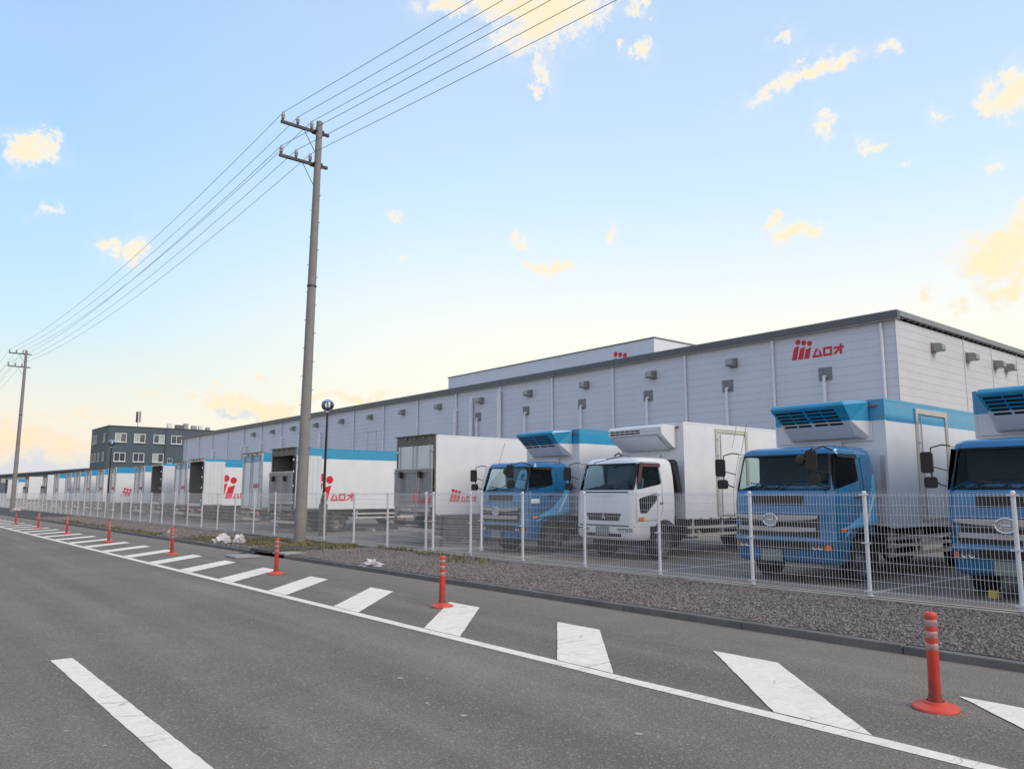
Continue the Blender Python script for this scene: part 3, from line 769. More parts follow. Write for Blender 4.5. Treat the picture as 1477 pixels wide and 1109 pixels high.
# globe lamps
def make_lamp():
    t = root('globe_lamp', (0, 0, 0), 0, 'x', 'street lamp', 'black yard lamps with clear globes')
    ob('base', MB().box(-.13, .13, -.13, .13, 0, 1.25).mesh('base', M('brown base box', (.075, .062, .055), .6, var=.1)), t, bev=.015)
    ob('collar', MB().lathe([(.12, 1.25), (.12, 1.42), (.06, 1.62), (.055, 1.62)], 16).mesh('collar', black, 40), t)
    ob('pole', MB().tube([(0, 0, 1.4), (0, 0, 4.95)], .058, 12, .04).mesh('pole', black, 40), t)
    g = ob('globe', MB().lathe([(.25 * math.sin(PI * i / 14) + .001, 5.22 - .25 * math.cos(PI * i / 14)) for i in range(15)], 24).mesh('globe', glass_mat('clear globe', (.80, .84, .86), .55, .05), 80), t)
    ob('cap', MB().lathe([(.001, 5.475)] + [(.253 * math.sin(a), 5.22 + .253 * math.cos(a)) for a in (R(20), R(40), R(58))] + [(.20, 5.345), (.001, 5.345)], 24).mesh('cap', chrome, 40), t)
    ob('bowl', MB().lathe([(.001, 5.10), (.16, 5.10), (.252 * math.sin(R(62)), 5.22 - .252 * math.cos(R(62))), (.252 * math.sin(R(40)), 5.22 - .252 * math.cos(R(40))), (.05, 4.965), (.05, 4.93)], 24).mesh('bowl', chrome, 40), t)
    ob('lamp_tube', MB().lathe([(.035, 5.08), (.035, 5.36)], 10).mesh('lamp_tube', porcelain, 40), t)
    return t
l0 = make_lamp()
for i, (x, y, ty, lb) in enumerate([(-29.2, 14.3, 1.3, 'black lamp post with clear globe just right of the nearer utility pole'), (-61.4, 13.5, 0, 'black lamp post with clear globe in front of the dark office building'), (-106.5, 13.5, 0, 'distant lamp post with clear globe behind the far left utility pole')]):
    o = l0 if i == 0 else copy_tree(l0, (0, 0, 0))
    o.location = (x, y, .02); o.rotation_euler = (0, R(ty), 0); o['label'] = lb

# ------------------------------------------------------------------ warehouse
WX, WY, WZ = -19.83, 45.0, 11.62
WL, WBACK = -149.8, 122.0
wh = root('warehouse', (WX, WY, 0), 0, 'very long pale grey warehouse with dark roof fascia and small red logo, behind the trucks', 'warehouse')
LEN = WX - WL
ob('wall', boxme('wall', -LEN, -.06, .06, WBACK - WY, 0, WZ, wallback), wh)
ob('roof', boxme('roof', -LEN - .3, .25, -.28, WBACK - WY + .3, WZ + .42, WZ + .50, roofm), wh)
ob('fascia', boxme('fascia', -LEN - .3, .32, -.36, -.02, WZ - .0, WZ + .43, fascia), wh, bev=.02)
ob('soffit', boxme('soffit', -LEN - .3, .30, -.34, .05, WZ - .03, WZ - .004, M('pale soffit', (.48, .47, .43), .7)), wh)
ob('gable_gutter', boxme('gable_gutter', .02, .26, -.01, WBACK - WY, WZ + .16, WZ + .44, M('grey gutter', (.25, .26, .27), .5, .3)), wh, bev=.02)
PH = .485; BAY = 7.07
# panels: separate for the nearer bays, joined strips beyond
first = -.79
pm = cached('wp', lambda: MB().box(-BAY + .010, -.010, 0, .06, .004, PH - .004).mesh('cladding_panel', wallm))
pm0 = MB().box(first + .006, -.062, 0, .06, .004, PH - .004).mesh('cladding_panel', wallm)
nrow = 24
for r_ in range(nrow):
    ob('cladding_panel', pm0, wh, (0, random.uniform(0, .002), r_ * PH))
    for b in range(8):
        ob('cladding_panel', pm, wh, (first - .006 - b * BAY, random.uniform(-.003, .003), r_ * PH))
m = MB()
for b in range(8, 18):
    x1 = first - b * BAY; x0 = max(x1 - BAY, -LEN)
    for r_ in range(nrow): m.box(x0 + .012, x1 - .012, 0, .06, r_ * PH + .008, (r_ + 1) * PH - .008)
stuff(ob('far_cladding', m.mesh('far_cladding', wallm), wh))
# gable panels
GB = 9.6
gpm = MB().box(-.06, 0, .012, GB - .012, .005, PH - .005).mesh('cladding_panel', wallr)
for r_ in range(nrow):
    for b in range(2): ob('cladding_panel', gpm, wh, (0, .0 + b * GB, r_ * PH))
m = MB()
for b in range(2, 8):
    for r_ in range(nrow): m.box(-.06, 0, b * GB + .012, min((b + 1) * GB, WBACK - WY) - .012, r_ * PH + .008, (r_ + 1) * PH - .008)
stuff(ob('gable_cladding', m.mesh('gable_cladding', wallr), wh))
for y in (9.62, 14.4, 19.22, 28.8): ob('joint_cover', boxme('joint_cover', .002, .03, y - .05, y + .05, 0, WZ + .14, wallr), wh)
gb = boxme('gutter_bracket', .03, .2, -.03, .03, 0, .10, ventm)
for i in range(40): ob('gutter_bracket', gb, wh, (0, .6 + i * .8, WZ + .055))
# downpipes at each bay
dp = MB().tube([(0, -.13, 0), (0, -.13, WZ - .1)], .085, 10).mesh('downpipe', pipe, 40)
ob('downpipe', dp, wh, (first + .02, 0, 0))
for b in range(1, 19): ob('downpipe', dp, wh, (first - b * BAY, 0, 0))
# exhaust hoods
def hood():
    m = MB()
    m.prism([[(0, 0), (0, .55), (.50, .50), (.62, .36), (.62, .08), (.55, .02)]], lambda u, v, w: (w, -u - .004, v), -.27, .27)
    m.box(-.33, .33, -.02, -.002, -.08, .62)
    return m.mesh('exhaust_hood', ventm)
HD = hood()
for x in [-30.75 + 19.83 - 7.06 * i for i in range(0, 13)]:
    if i == 99: continue
    ob('exhaust_hood', HD, wh, (x, 0, 10.2), bev=.03)
for y in (4.95, 10.2, 14.95, 17.0, 24.5, 31):
    ob('exhaust_hood', HD, wh, (0.004, y, 10.25), (0, 0, PI / 2), bev=.03)
# conduit pipes with junction plates
jp = MB().box(-.42, .42, -.05, -.002, 0, .80).mesh('junction_plate', M('grey junction plate', (.20, .21, .22), .5, .2, streak=.2))
cp = MB().tube([(0, -.05, 8.78), (0, -.20, 8.74), (0, -.23, 8.55), (0, -.23, 3)], .10, 10).mesh('conduit', pipe, 40)
for i in range(6):
    x = -24.22 + 19.83 - 7.06 * i
    ob('junction_plate', jp, wh, (x, 0, 8.55)); ob('conduit', cp, wh, (x, 0, 0))
bp_ = MB().tube([(0, .0, 11.05), (0, -.22, 11.0), (0, -.26, 10.75), (0, -.26, 3)], .20, 12).mesh('duct_pipe', pipe, 40)
for x, s, h in [(-56.0, 1, 11.3), (-60.35, .9, 11.05), (-63.0, .6, 10.1)]:
    ob('duct_pipe', bp_, wh, (x + 19.83, 0, h - 11.3), (0, 0, 0), (s, 1, 1))
for x, h in [(-93, 9.7), (-97.5, 10.0), (-99, 10.0), (-105, 9.6), (-112.5, 9.3), (-118.5, 9.1), (-120, 9.1), (-133, 9.0)]:
    ob('duct_pipe', bp_, wh, (x + 19.83, 0, h - 11.3), (0, 0, 0), (.55, 1, 1))
ob('service_door', MB().prism([[(-1.05, 6.45), (1.05, 6.45), (1.05, 8.85), (-1.05, 8.85)], [(-.98, 6.5), (-.98, 8.78), (.98, 8.78), (.98, 6.5)][::-1]], mapXZ(0), .0, .03).mesh('service_door', wallback), wh, (-79.9 + 19.83, -.003, 0))
# dock shutters and canopy low behind the trucks
shut = M('grey dock shutter', (.17, .18, .19), .5, .3, streak=.3)
dk = MB()
for i in range(12): dk.box(-1.5, 1.5, -.045, -.006, .9 + i * .27, .9 + i * .27 + .255)
dk = dk.mesh('dock_shutter', shut)
for i in range(17): ob('dock_shutter', dk, wh, (-4.3 - 7.07 * i, 0, 0))
ob('dock_canopy', boxme('dock_canopy', -LEN + 4, -2, -2.6, -.05, 4.55, 4.8, fascia), wh)
ob('dock_ledge', boxme('dock_ledge', -LEN + 4, -2, -.7, -.05, 0.02, .88, conc2), wh)
# logo on the facade
logo_on(wh, 1.28, (-26.42 + 19.83, -.012, 10.06), '-y')

# raised block on the roof behind
ph = root('rooftop_block', (-58.6, 70, WZ + .5), 0, 'plain pale raised block rising above the warehouse roof with half hidden red emblem', 'rooftop block')
ob('wall', boxme('wall', -41.9, 0, 0, 32, 0, 7.6, wallm), ph)
ob('coping', boxme('coping', -42, .1, -.1, 32.1, 7.6, 7.72, fascia), ph)
logo_on(ph, 2.45, (-65.6 + 58.6, -.012, 4.35), '-y')

# ------------------------------------------------------------------ office block
OX, OY = -185.4, 40.0
of = root('office_building', (OX, OY, 0), 0, 'dark slate three storey office block with white framed windows beyond the warehouse', 'office building')
ob('wall', boxme('wall', -16.2, 0, 0, 40, 0, 16.1, slate), of)
ob('parapet_cap', boxme('cap', -16.3, .1, -.1, 40.1, 16.1, 16.28, M('dark cap', (.03, .035, .04), .5)), of)
ob('corner_pipe', MB().tube([(.12, 11.8, 0), (.12, 11.8, 16)], .12, 8).mesh('pipe', slate), of)
for z in (12.0, 7.9): ob('seam', boxme('seam', -.002, .03, .1, 39.9, z, z + .05, slate), of)
wfm = M('white window frame', (.62, .63, .63), .5)
fr = MB().prism([[(0, 0), (2.35, 0), (2.35, 1.95), (0, 1.95)], [(.14, .14), (.14, 1.81), (2.21, 1.81), (2.21, .14)]], lambda u, v, w: (w, u, v), -.0, .12)
fr.box(.02, .10, 1.12, 1.24, .14, 1.81); fr.box(-.02, .30, -.08, 2.43, -.1, 0)
fr = fr.mesh('window', wfm)
pn = MB().box(.02, .05, .14, 1.12, .14, 1.81).mesh('pane', winpane)
blind = M('pale blind behind glass', (.33, .42, .42), .35, var=.1, coat=.5)
pn2 = MB().box(.02, .05, 1.24, 2.21, .14, 1.81).mesh('pane', blind)
pn3 = MB().box(.02, .05, 1.24, 2.21, .14, 1.81).mesh('pane', winpane)
pn1 = MB().box(.02, .05, .14, 1.12, .14, 1.81).mesh('pane', blind)
k = 0
for z in (12.72, 8.5, 4.3):
    for y in (1.30, 5.15, 9.2, 12.95, 17.0, 21.0):
        if z < 12 and y > 12: continue
        w_ = ob('window', fr, of, (.003, y, z))
        a = [(pn1, pn3), (pn1, pn3), (pn, pn2), (pn, pn3), (pn, pn3), (pn, pn3), (pn, pn3), (pn, pn3), (pn1, pn3)][k % 9]; k += 1
        ob('pane', a[0], w_); ob('pane', a[1], w_)
w_ = ob('window', fr, of, (.003, 12.4, 8.3), (0, 0, 0), (1, .45, .6)); ob('pane', pn, w_); ob('pane', pn3, w_)
for z in (12.75, 8.65, 4.4):
    for x in ((-14.2, -12.0, -4.1) if z > 12 else (-14.9, -11.9, -8.4, -4.2)):
        w_ = ob('window', fr, of, (x, -.003, z), (0, 0, -PI / 2), (1, .6, 1)); ob('pane', pn, w_); ob('pane', pn3, w_)
# roof equipment
an = ob('antenna_mast', MB().tube([(0, 0, 0), (0, 0, 3.5)], .06, 6).mesh('mast', steel), of, (-1.5, 6.1, 16.2))
ob('antenna_panel', boxme('antenna_panel', -.15, .15, -.42, -.12, 1.1, 3.5, black), an); ob('antenna_panel', boxme('antenna_panel', -.15, .15, .22, .55, 1.2, 3.6, M('pale antenna', (.3, .26, .24), .5)), an)
ru = [(12.3, .9, 1.1, whiteclean), (14.0, 1.9, .9, fascia), (15.9, .9, 1.3, liftm), (17.6, 1.1, .9, liftm), (19.2, .9, .95, whiteclean), (20.9, .8, .7, liftm)]
for y, w, h, mt in ru: ob('rooftop_unit', boxme('rooftop_unit', -1.6, -.6, 0, w, 0, h, mt), of, (0, y, 16.28), bev=.03)

# low sheds far away at the left
d = Vector((-227 + 330, 45.2 - 37, 0)); ang = math.atan2(d.y, d.x)
sh = root('low_shed', (-330, 37, 0), ang, 'long low grey shed at the far left behind the row of parked boxes', 'shed')
ob('wall', boxme('wall', -60, d.length, 0, 25, 0, 7.6, M('grey shed wall', (.24, .26, .30), .7, streak=.1)), sh)
ob('roof', MB().prism([[(-1.2, 7.6), (26, 7.6), (26, 8.1), (12, 8.9), (-1.2, 8.1)]], lambda u, v, w: (w, u, v), -61, d.length + 1).mesh('roof', M('blue grey shed roof', (.09, .105, .13), .6)), sh)
sw = boxme('window', 0, 1.6, -.05, -.005, 5.3, 6.7, winpane)
for i in range(26): ob('window', sw, sh, (4 + i * 2.3, 0, 0))
sh2 = root('low_shed', (-440, 60, 0), ang, 'second low grey shed farther off, just left of the office block roofline', 'shed')
ob('wall', boxme('wall', 100, 225, 20, 45, 0, 10.6, M('grey shed wall', (.24, .26, .30), .7)), sh2)
ob('roof', boxme('roof', 99, 226, 19, 46, 10.6, 11.1, fascia), sh2)

# ------------------------------------------------------------------ cabs
def ring(p, n=6):
    z, yf, yb, hw, rf, rb = p; out = []
    for cx, cy, r, a0 in ((hw - rf, yf + rf, rf, -90), (hw - rb, yb - rb, rb, 0), (-hw + rb, yb - rb, rb, 90), (-hw + rf, yf + rf, rf, 180)):
        for i in range(n + 1):
            a = R(a0 + 90 * i / n); out.append((cx + r * math.cos(a), cy + r * math.sin(a), z))
    return out
def loft(ps, off=0.0, cap=True):
    m = MB(); vs = []; n = 28
    for p in ps:
        z, yf, yb, hw, rf, rb = p
        vs += ring((z, yf + off, yb - off, hw - off, max(.01, rf - off * .6), max(.01, rb - off * .6)))
    fs = []
    for i in range(len(ps) - 1):
        for k in range(n):
            a, b = i * n + k, i * n + (k + 1) % n
            fs.append((a, b, b + n, a + n))
    fs.append(tuple(range(n))[::-1]); fs.append(tuple(range(len(vs) - n, len(vs))))
    m.add(vs, fs); return m
def lerp_p(ps, z):
    for a, b in zip(ps, ps[1:]):
        if a[0] <= z <= b[0]:
            t = (z - a[0]) / (b[0] - a[0]); return tuple(u + (v - u) * t for u, v in zip(a, b))
    return ps[-1] if z > ps[-1][0] else ps[0]
def front_y(ps, x, z):
    _, yf, yb, hw, rf, rb = lerp_p(ps, z); q = abs(x) - (hw - rf)
    return yf if q <= 0 else yf + rf - math.sqrt(max(0, rf * rf - min(q, rf) ** 2))
def side_x(ps, z): return lerp_p(ps, z)[3]
def patch(ps, poly_x, z0, z1, off, thick, nx=20, nz=8):
    """curved sheet following the cab front; poly_x(z)->half width"""
    m = MB(); vs = []
    for s in (0, thick):
        for j in range(nz + 1):
            z = z0 + (z1 - z0) * j / nz; hw = poly_x(z)
            for i in range(nx + 1):
                x = -hw + 2 * hw * i / nx
                vs.append((x, front_y(ps, x, z) + off + s, z))
    K = (nx + 1) * (nz + 1); fs = []
    for j in range(nz):
        for i in range(nx):
            a = j * (nx + 1) + i
            fs.append((a, a + 1, a + nx + 2, a + nx + 1)); fs.append((a + K, a + nx + 1 + K, a + nx + 2 + K, a + 1 + K))
    for i in range(nx):
        fs.append((i, i + K, i + 1 + K, i + 1)); q = nz * (nx + 1) + i; fs.append((q, q + 1, q + 1 + K, q + K))
    for j in range(nz):
        q = j * (nx + 1); fs.append((q, q + nx + 1, q + nx + 1 + K, q + K)); q += nx; fs.append((q, q + K, q + nx + 1 + K, q + nx + 1))
    m.add(vs, fs); return m
def patch2(ps, x0, x1, z0, z1, off, thick, nx=14, nz=3):
    m = patch(ps, lambda z: 1.0, z0, z1, off, thick, nx, nz)
    K = (nx + 1) * (nz + 1); vs = []
    for s in (0, thick):
        for j in range(nz + 1):
            z = z0 + (z1 - z0) * j / nz
            for i in range(nx + 1):
                x = x0 + (x1 - x0) * i / nx; vs.append((x, front_y(ps, x, z) + off + s, z))
    m.v = vs; return m
def sideplate(ps, loops, off, t):
    """polygon(s) in (y,z) laid on the +x flank"""
    return MB().prism(loops, lambda u, v, w: (side_x(ps, v) + off + w, u, v), 0, t)
def mirrored(m):
    q = MB(); q.v = [(-x, y, z) for x, y, z in m.v]; q.f = [tuple(reversed(f)) for f in m.f]; q.m = list(m.m); return q
def poly_subdiv(pts, step=.12):
    out = []
    for i in range(len(pts)):
        a = Vector(pts[i]); b = Vector(pts[(i + 1) % len(pts)]); n = max(1, int((b - a).length / step))
        for k in range(n): q = a.lerp(b, k / n); out.append((q.x, q.y))
    return out

HINO = [(.86, .0, 1.74, 1.10, .20, .10), (1.0, .01, 1.75, 1.10, .22, .10), (1.45, .015, 1.76, 1.10, .22, .10), (1.72, .035, 1.78, 1.10, .24, .12), (2.10, .15, 1.77, 1.075, .22, .12), (2.45, .26, 1.73, 1.045, .20, .13), (2.53, .30, 1.69, 1.02, .18, .14), (2.58, .37, 1.62, .97, .16, .14), (2.61, .50, 1.50, .86, .15, .14), (2.62, .72, 1.30, .60, .1, .1)]
HLOW = [(.38, .07, .62, 1.02, .22, .05), (.44, .0, .64, 1.07, .24, .05), (.62, -.02, .64, 1.09, .24, .05), (.80, -.035, .64, 1.10, .24, .05), (.865, -.03, .64, 1.10, .24, .05)]
FUSO = [(.86, .0, 1.62, 1.05, .20, .10), (1.2, .0, 1.64, 1.05, .22, .10), (1.5, .02, 1.66, 1.05, .22, .10), (1.74, .05, 1.66, 1.05, .22, .12), (2.10, .17, 1.65, 1.03, .22, .12), (2.46, .28, 1.62, 1.0, .20, .13), (2.54, .33, 1.58, .97, .2, .14), (2.60, .43, 1.5, .9, .16, .14), (2.63, .60, 1.35, .72, .12, .12)]
FLOW = [(.52, .06, .60, 1.0, .22, .05), (.58, .0, .62, 1.04, .24, .05), (.70, -.03, .62, 1.055, .24, .05), (.855, -.03, .62, 1.05, .24, .05)]

def wheel_parts(dual=False, r=.42):
    def f():
        prof = [(.27, -.10), (.30, -.125), (.37, -.13), (r - .01, -.115), (r, -.10)]
        g = []
        for k in range(5):
            h = -.09 + k * .045; g += [(r, h - .012), (r, h + .012), (r - .012, h + .016), (r - .012, h + .029)]
        prof = prof + g[:-2] + [(r, .10), (r - .01, .115), (.37, .13), (.30, .125), (.27, .10)]
        return MB().lathe(prof, 32, 'x').mesh('tyre', rubber, 50)
    ty = cached(('tyre', r), f)
    # rim facing +x
    def g():
        m = MB().lathe([(.275, .115), (.285, .122), (.275, .125), (.255, .10), (.245, .04), (.20, .015), (.15, .03), (.115, .075), (.10, .125), (.085, .15), (.0, .155)], 28, 'x')
        for i in range(8):
            a = 2 * PI * i / 8; m.lathe([(.016, .02), (.016, .06), (.0, .065)], 6, 'x', (0, .175 * math.cos(a), .175 * math.sin(a)))
        return m.mesh('rim', M('painted steel rim', (.15, .155, .16), .5, .4, var=.15, dirt=.5, dcol=(.05, .045, .04)), 40)
    def g2():
        m = MB().lathe([(.275, .115), (.285, .122), (.275, .125), (.255, .10), (.22, -.06), (.17, -.09), (.12, -.09), (.11, -.02), (.0, -.01)], 28, 'x')
        for i in range(8):
            a = 2 * PI * i / 8; m.lathe([(.018, -.09), (.018, -.05), (.0, -.045)], 6, 'x', (0, .145 * math.cos(a), .145 * math.sin(a)))
        return m.mesh('rim', M('painted steel rim', (.32, .33, .34), .45), 40)
    return ty, cached(('rim', dual), g2 if dual else g)
def add_wheel(t, x, y, side, dual=False):
    ty, rm = wheel_parts(dual)
    w = ob('wheel', ty, t, (x, y, .42), (random.uniform(0, 3), 0, 0 if side > 0 else PI)); ob('rim', rm, w)
    if dual: ob('inner_tyre', ty, w, (-.29, 0, 0))

def add_cab(t, style, cx, lite=False, colour=None, extras=()):
    """cab parts under truck t, centred on cx, front face at y=0"""
    H = style == 'hino'
    ps, lo = (HINO, HLOW) if H else (FUSO, FLOW)
    body = blue if H else white
    C = root('cab', (cx, 0, 0)); C.parent = t; del_ = None
    W2 = (lambda z: 1.0 - (z - 1.76) * .085) if H else (lambda z: .965 - (z - 1.76) * .07)
    wz0, wz1 = (1.755, 2.455) if H else (1.775, 2.47)
    def shell():
        outer = loft(ps).mesh('o', body); inner = loft([p for p in ps if p[0] <= 2.6], .045)
        for i, v in enumerate(inner.v):
            inner.v[i] = (v[0], v[1], 1.02 if v[2] < .9 else min(v[2], 2.55))
        # keep inner rings increasing
        inner = inner.mesh('i', body)
        ws_ = MB().prism([rp([(-W2(wz0), wz0), (W2(wz0), wz0), (W2(wz1), wz1), (-W2(wz1), wz1)], .06)], mapXZ(0), -.62, 1.0).mesh('w', body)
        if H: sw_ = rp([(.13, 1.76), (1.04, 1.93), (.99, 2.44), (.26, 2.44)], .06)
        else: sw_ = rp([(.17, 1.78), (1.10, 1.93), (1.02, 2.46), (.30, 2.46)], .06)
        sp_ = MB().prism([sw_], lambda u, v, w: (w, u, v), -2, 2).mesh('s', body)
        ops = [(inner, 'DIFFERENCE'), (ws_, 'DIFFERENCE'), (sp_, 'DIFFERENCE')]
        ax = 1.07 if H else 1.18
        arch = MB().lathe([(.001, -2), (.56, -2), (.56, 2), (.001, 2)], 36, 'x', (0, ax, .46)).mesh('a', body); ops.append((arch, 'DIFFERENCE'))
        ops.append((MB().box(-2, 2, ax + .42, 3, .5, 1.14).mesh('bb', body), 'DIFFERENCE'))
        if not H:
            lw_ = rp([(.19, 1.56), (.98, 1.73), (.92, 1.52), (.52, 1.19), (.24, 1.19)], .05)
            ops.append((MB().prism([lw_], lambda u, v, w: (w, u, v), .5, 2).mesh('l', body), 'DIFFERENCE'))
        me = boolean(outer, ops, 'cab_shell'); me.materials.clear(); me.materials.append(body); me.materials.append(dark)
        cen = Vector((0, .9, 1.9))
        for p in me.polygons:
            inn = p.normal.dot(p.center - cen) < 0 and abs(p.center.x) < side_x(ps, min(p.center.z, 2.5)) - .03 and p.center.z > 1.0
            p.material_index = 1 if inn else 0
        sm(me, 28); return me
    ob('shell', cached((style, 'shell'), shell), C)
    ob('windscreen', cached((style, 'ws'), lambda: patch(ps, lambda z: W2(z) + .015, wz0 - .015, wz1 + .015, .014, .006).mesh('windscreen', glassw, 40)), C)
    if H: sw_ = [(.115, 1.745), (1.055, 1.915), (1.0, 2.455), (.25, 2.455)]
    else: sw_ = [(.155, 1.765), (1.115, 1.915), (1.03, 2.475), (.29, 2.475)]
    sg = cached((style, 'sg'), lambda: sideplate(ps, [poly_subdiv(sw_)], -.024, .006).mesh('side_window', glassd))
    sg2 = cached((style, 'sg2'), lambda: mirrored(sideplate(ps, [poly_subdiv(sw_)], -.024, .006)).mesh('side_window', glassd))
    ob('side_window', sg, C); ob('side_window', sg2, C)
    seal = cached((style, 'seal'), lambda: (lambda m: m)(MB().prism([rp([(-W2(wz0) - .012, wz0 - .012), (W2(wz0) + .012, wz0 - .012), (W2(wz1) + .012, wz1 + .012), (-W2(wz1) - .012, wz1 + .012)], .07), rp([(-W2(wz0) + .022, wz0 + .025), (W2(wz0) - .022, wz0 + .025), (W2(wz1) - .022, wz1 - .03), (-W2(wz1) + .022, wz1 - .03)], .06)],
                   lambda u, v, w: (u, front_y(ps, u, v) - w, v), -.016, .004)).mesh('windscreen_seal', black))
    ob('windscreen_seal', seal, C)
    # interior
    def inter():
        m = MB()
        m.prism([rp([(-.98, 1.0), (.98, 1.0), (.98, 1.70), (-.98, 1.70)], .08)], mapXZ(0), -.50, -.16)
        return m.mesh('dashboard', dark)
    ob('dashboard', cached((style, 'dash'), inter), C)
    seat = cached('seatmesh', lambda: (lambda m: (m.box(-.25, .25, 0, .5, 0, .16), m.prism([[(.42, .1), (.55, .1), (.68, .85), (.58, .86)]], lambda u, v, w: (w, u, v), -.24, .24), m.box(-.13, .13, .60, .70, .86, 1.08), m)[3])(MB()).mesh('seat', seatm))
    for x in (-.52, .52): ob('seat', seat, C, (x, .72, 1.22), bev=.03)
    stw = cached('steer', lambda: (lambda m: (m.tube([(.21 * math.cos(2 * PI * i / 20), .21 * math.sin(2 * PI * i / 20), 0) for i in range(21)], .016, 6), m.tube([(-.2, 0, 0), (.2, 0, 0)], .014, 5), m.tube([(0, 0, 0), (0, 0, -.35)], .025, 6), m)[3])(MB()).mesh('steering_wheel', black, 50))
    ob('steering_wheel', stw, C, (-.52, .50, 1.80), (R(38), 0, 0))
    # mirrors on both sides: hoop stay and two heads (viewer's left carries them lower and outboard)
    def mirror(s):
        m = MB(); x0 = s * 1.02; x1 = s * 1.30
        m.tube([(x0, .22, 2.50), (s * 1.12, .12, 2.52), (x1 - s * .04, .02, 2.47), (x1 - s * .03, .0, 2.3), (x1 - s * .03, .02, 1.95), (s * 1.15, .06, 1.84), (s * 1.08, .10, 1.82)], .014, 6)
        m.tube([(x1 - s * .03, .01, 2.15), (s * 1.07, .16, 2.08)], .010, 5)
        return m.mesh('mirror_stay', black, 50)
    def mhead(w, h): return MB().prism([rp([(-w / 2, -h / 2), (w / 2, -h / 2), (w / 2, h / 2), (-w / 2, h / 2)], .05)], mapXZ(0), 0, .09).mesh('mirror', black)
    def mirror2():
        m = MB()
        m.tube([(1.0, .26, 2.50), (1.02, -.10, 2.56), (1.0, -.38, 2.50), (.99, -.42, 2.3), (.99, -.42, 1.95), (1.0, -.3, 1.84), (1.03, .05, 1.80)], .014, 6)
        m.tube([(.99, -.42, 2.12), (1.03, .13, 2.05)], .010, 5)
        return m.mesh('mirror_stay', black, 50)
    if H:
        st_ = ob('mirror_stay', cached((style, 'mst2'), mirror2), C)
        ob('mirror_head', cached(('mh', 1), lambda: mhead(.19, .36)), C, (.97, -.44, 2.30), (0, 0, R(20)), bev=.02)
        ob('lower_mirror', cached(('mh', 2), lambda: mhead(.20, .19)), C, (.99, -.42, 1.96), (0, 0, R(20)), bev=.02)
    for s in (-1,):
        st_ = ob('mirror_stay', cached((style, 'mst', s), lambda: mirror(s)), C)
        ob('mirror_head', cached(('mh', 1), lambda: mhead(.19, .36)), st_, (s * 1.33, .02, 2.22), (0, 0, s * R(-14)), bev=.02)
        ob('lower_mirror', cached(('mh', 2), lambda: mhead(.20, .19)), st_, (s * 1.29, .03, 1.88), (0, 0, s * R(-14)), bev=.02)
    if H:
        # crosspiece with the under-mirror at the kerb side
        ob('under_mirror', cached(('um',), lambda: (lambda m: (m.tube([(.98, -.40, 2.52), (.85, -.42, 2.44), (.80, -.44, 2.36)], .013, 6), m.lathe([(.001, -.04), (.08, -.03), (.10, .0), (.09, .02), (.001, .03)], 16, 'y', (.76, -.46, 2.30)), m)[2])(MB()).mesh('under_mirror', black, 40)), C)
    # door outline grooves as thin dark seams
    ds = [(.105, 1.0), (.085, 1.70), (.235, 2.49), (1.04, 2.49), (1.10, 1.95), (1.11, 1.30), (.97, 1.02)]
    def seam():
        m = MB(); k = len(ds)
        for i in range(k):
            a, b = Vector(ds[i]), Vector(ds[(i + 1) % k]); nrm = Vector((-(b - a).y, (b - a).x)).normalized() * .005
            n = max(1, int((b - a).length / .2))
            for j in range(n):
                p = a.lerp(b, j / n); q = a.lerp(b, (j + 1) / n)
                m.prism([[(p.x - nrm.x, p.y - nrm.y), (q.x - nrm.x, q.y - nrm.y), (q.x + nrm.x, q.y + nrm.y), (p.x + nrm.x, p.y + nrm.y)]], lambda u, v, w: (side_x(ps, v) + w, u, v), 0, .0018)
        return m
    ob('door_seam', cached((style, 'seam'), lambda: seam().mesh('door_seam', black)), C)
    ob('door_seam', cached((style, 'seam2'), lambda: mirrored(seam()).mesh('door_seam', black)), C)
    hd = cached('hand', lambda: MB().box(0, .03, -.09, .09, -.02, .02).mesh('door_handle', black))
    ob('door_handle', hd, C, (1.10, .93, 1.62) if H else (1.05, 1.02, 1.45), bev=.008)
    if H: ob('door_handle', hd, C, (-1.13, .93, 1.62), bev=.008)
    # wipers
    wp = cached('wiper', lambda: (lambda m: (m.tube([(0, 0, 0), (.30, -.02, .10), (.42, -.015, .09)], .010, 5), m.tube([(.10, -.012, .13), (.66, -.012, .07)], .010, 5), m)[2])(MB()).mesh('wiper', black))
    if H:
        for x in (-.75, .0): ob('wiper', wp, C, (x, .02, 1.77), (R(-14), 0, 0))
    # lower body
    def bumper():
        m = loft(lo); me = m.mesh('bumper', body)
        ax = 1.07 if H else 1.18
        arch = MB().lathe([(.001, -2), (.56, -2), (.56, 2), (.001, 2)], 36, 'x', (0, ax, .46)).mesh('a', body)
        cut = MB().box(-.62, .62, -.5, .035, .635 if H else .60, .79 if H else .68).mesh('c', body)
        me = boolean(me, [(arch, 'DIFFERENCE'), (cut, 'DIFFERENCE')], 'bumper'); me.materials.clear(); me.materials.append(body); sm(me, 30); return me
    ob('bumper', cached((style, 'bumper'), bumper), C)
    if H:
        ob('bumper_lip', cached('hlip', lambda: patch2(lo, -1.04, 1.04, .795, .86, -.03, .05).mesh('bumper_lip', body, 40)), C)
        ob('lower_grille', cached('hlg', lambda: patch2(lo, -.62, .62, .632, .795, .0, .03).mesh('lower_grille', black)), C)
        def slots():
            m = patch2(ps, -.62, .50, 1.47, 1.655, -.004, .02); return m.mesh('upper_slots', black)
        u = ob('upper_grille', cached('hsl', slots), C)
        sl = cached('hslat', lambda: patch2(ps, -.60, .48, 1.5, 1.515, -.012, .016, 14, 1).mesh('slat', chass))
        for i in range(4): ob('slat', sl, u, (0, 0, i * .042))
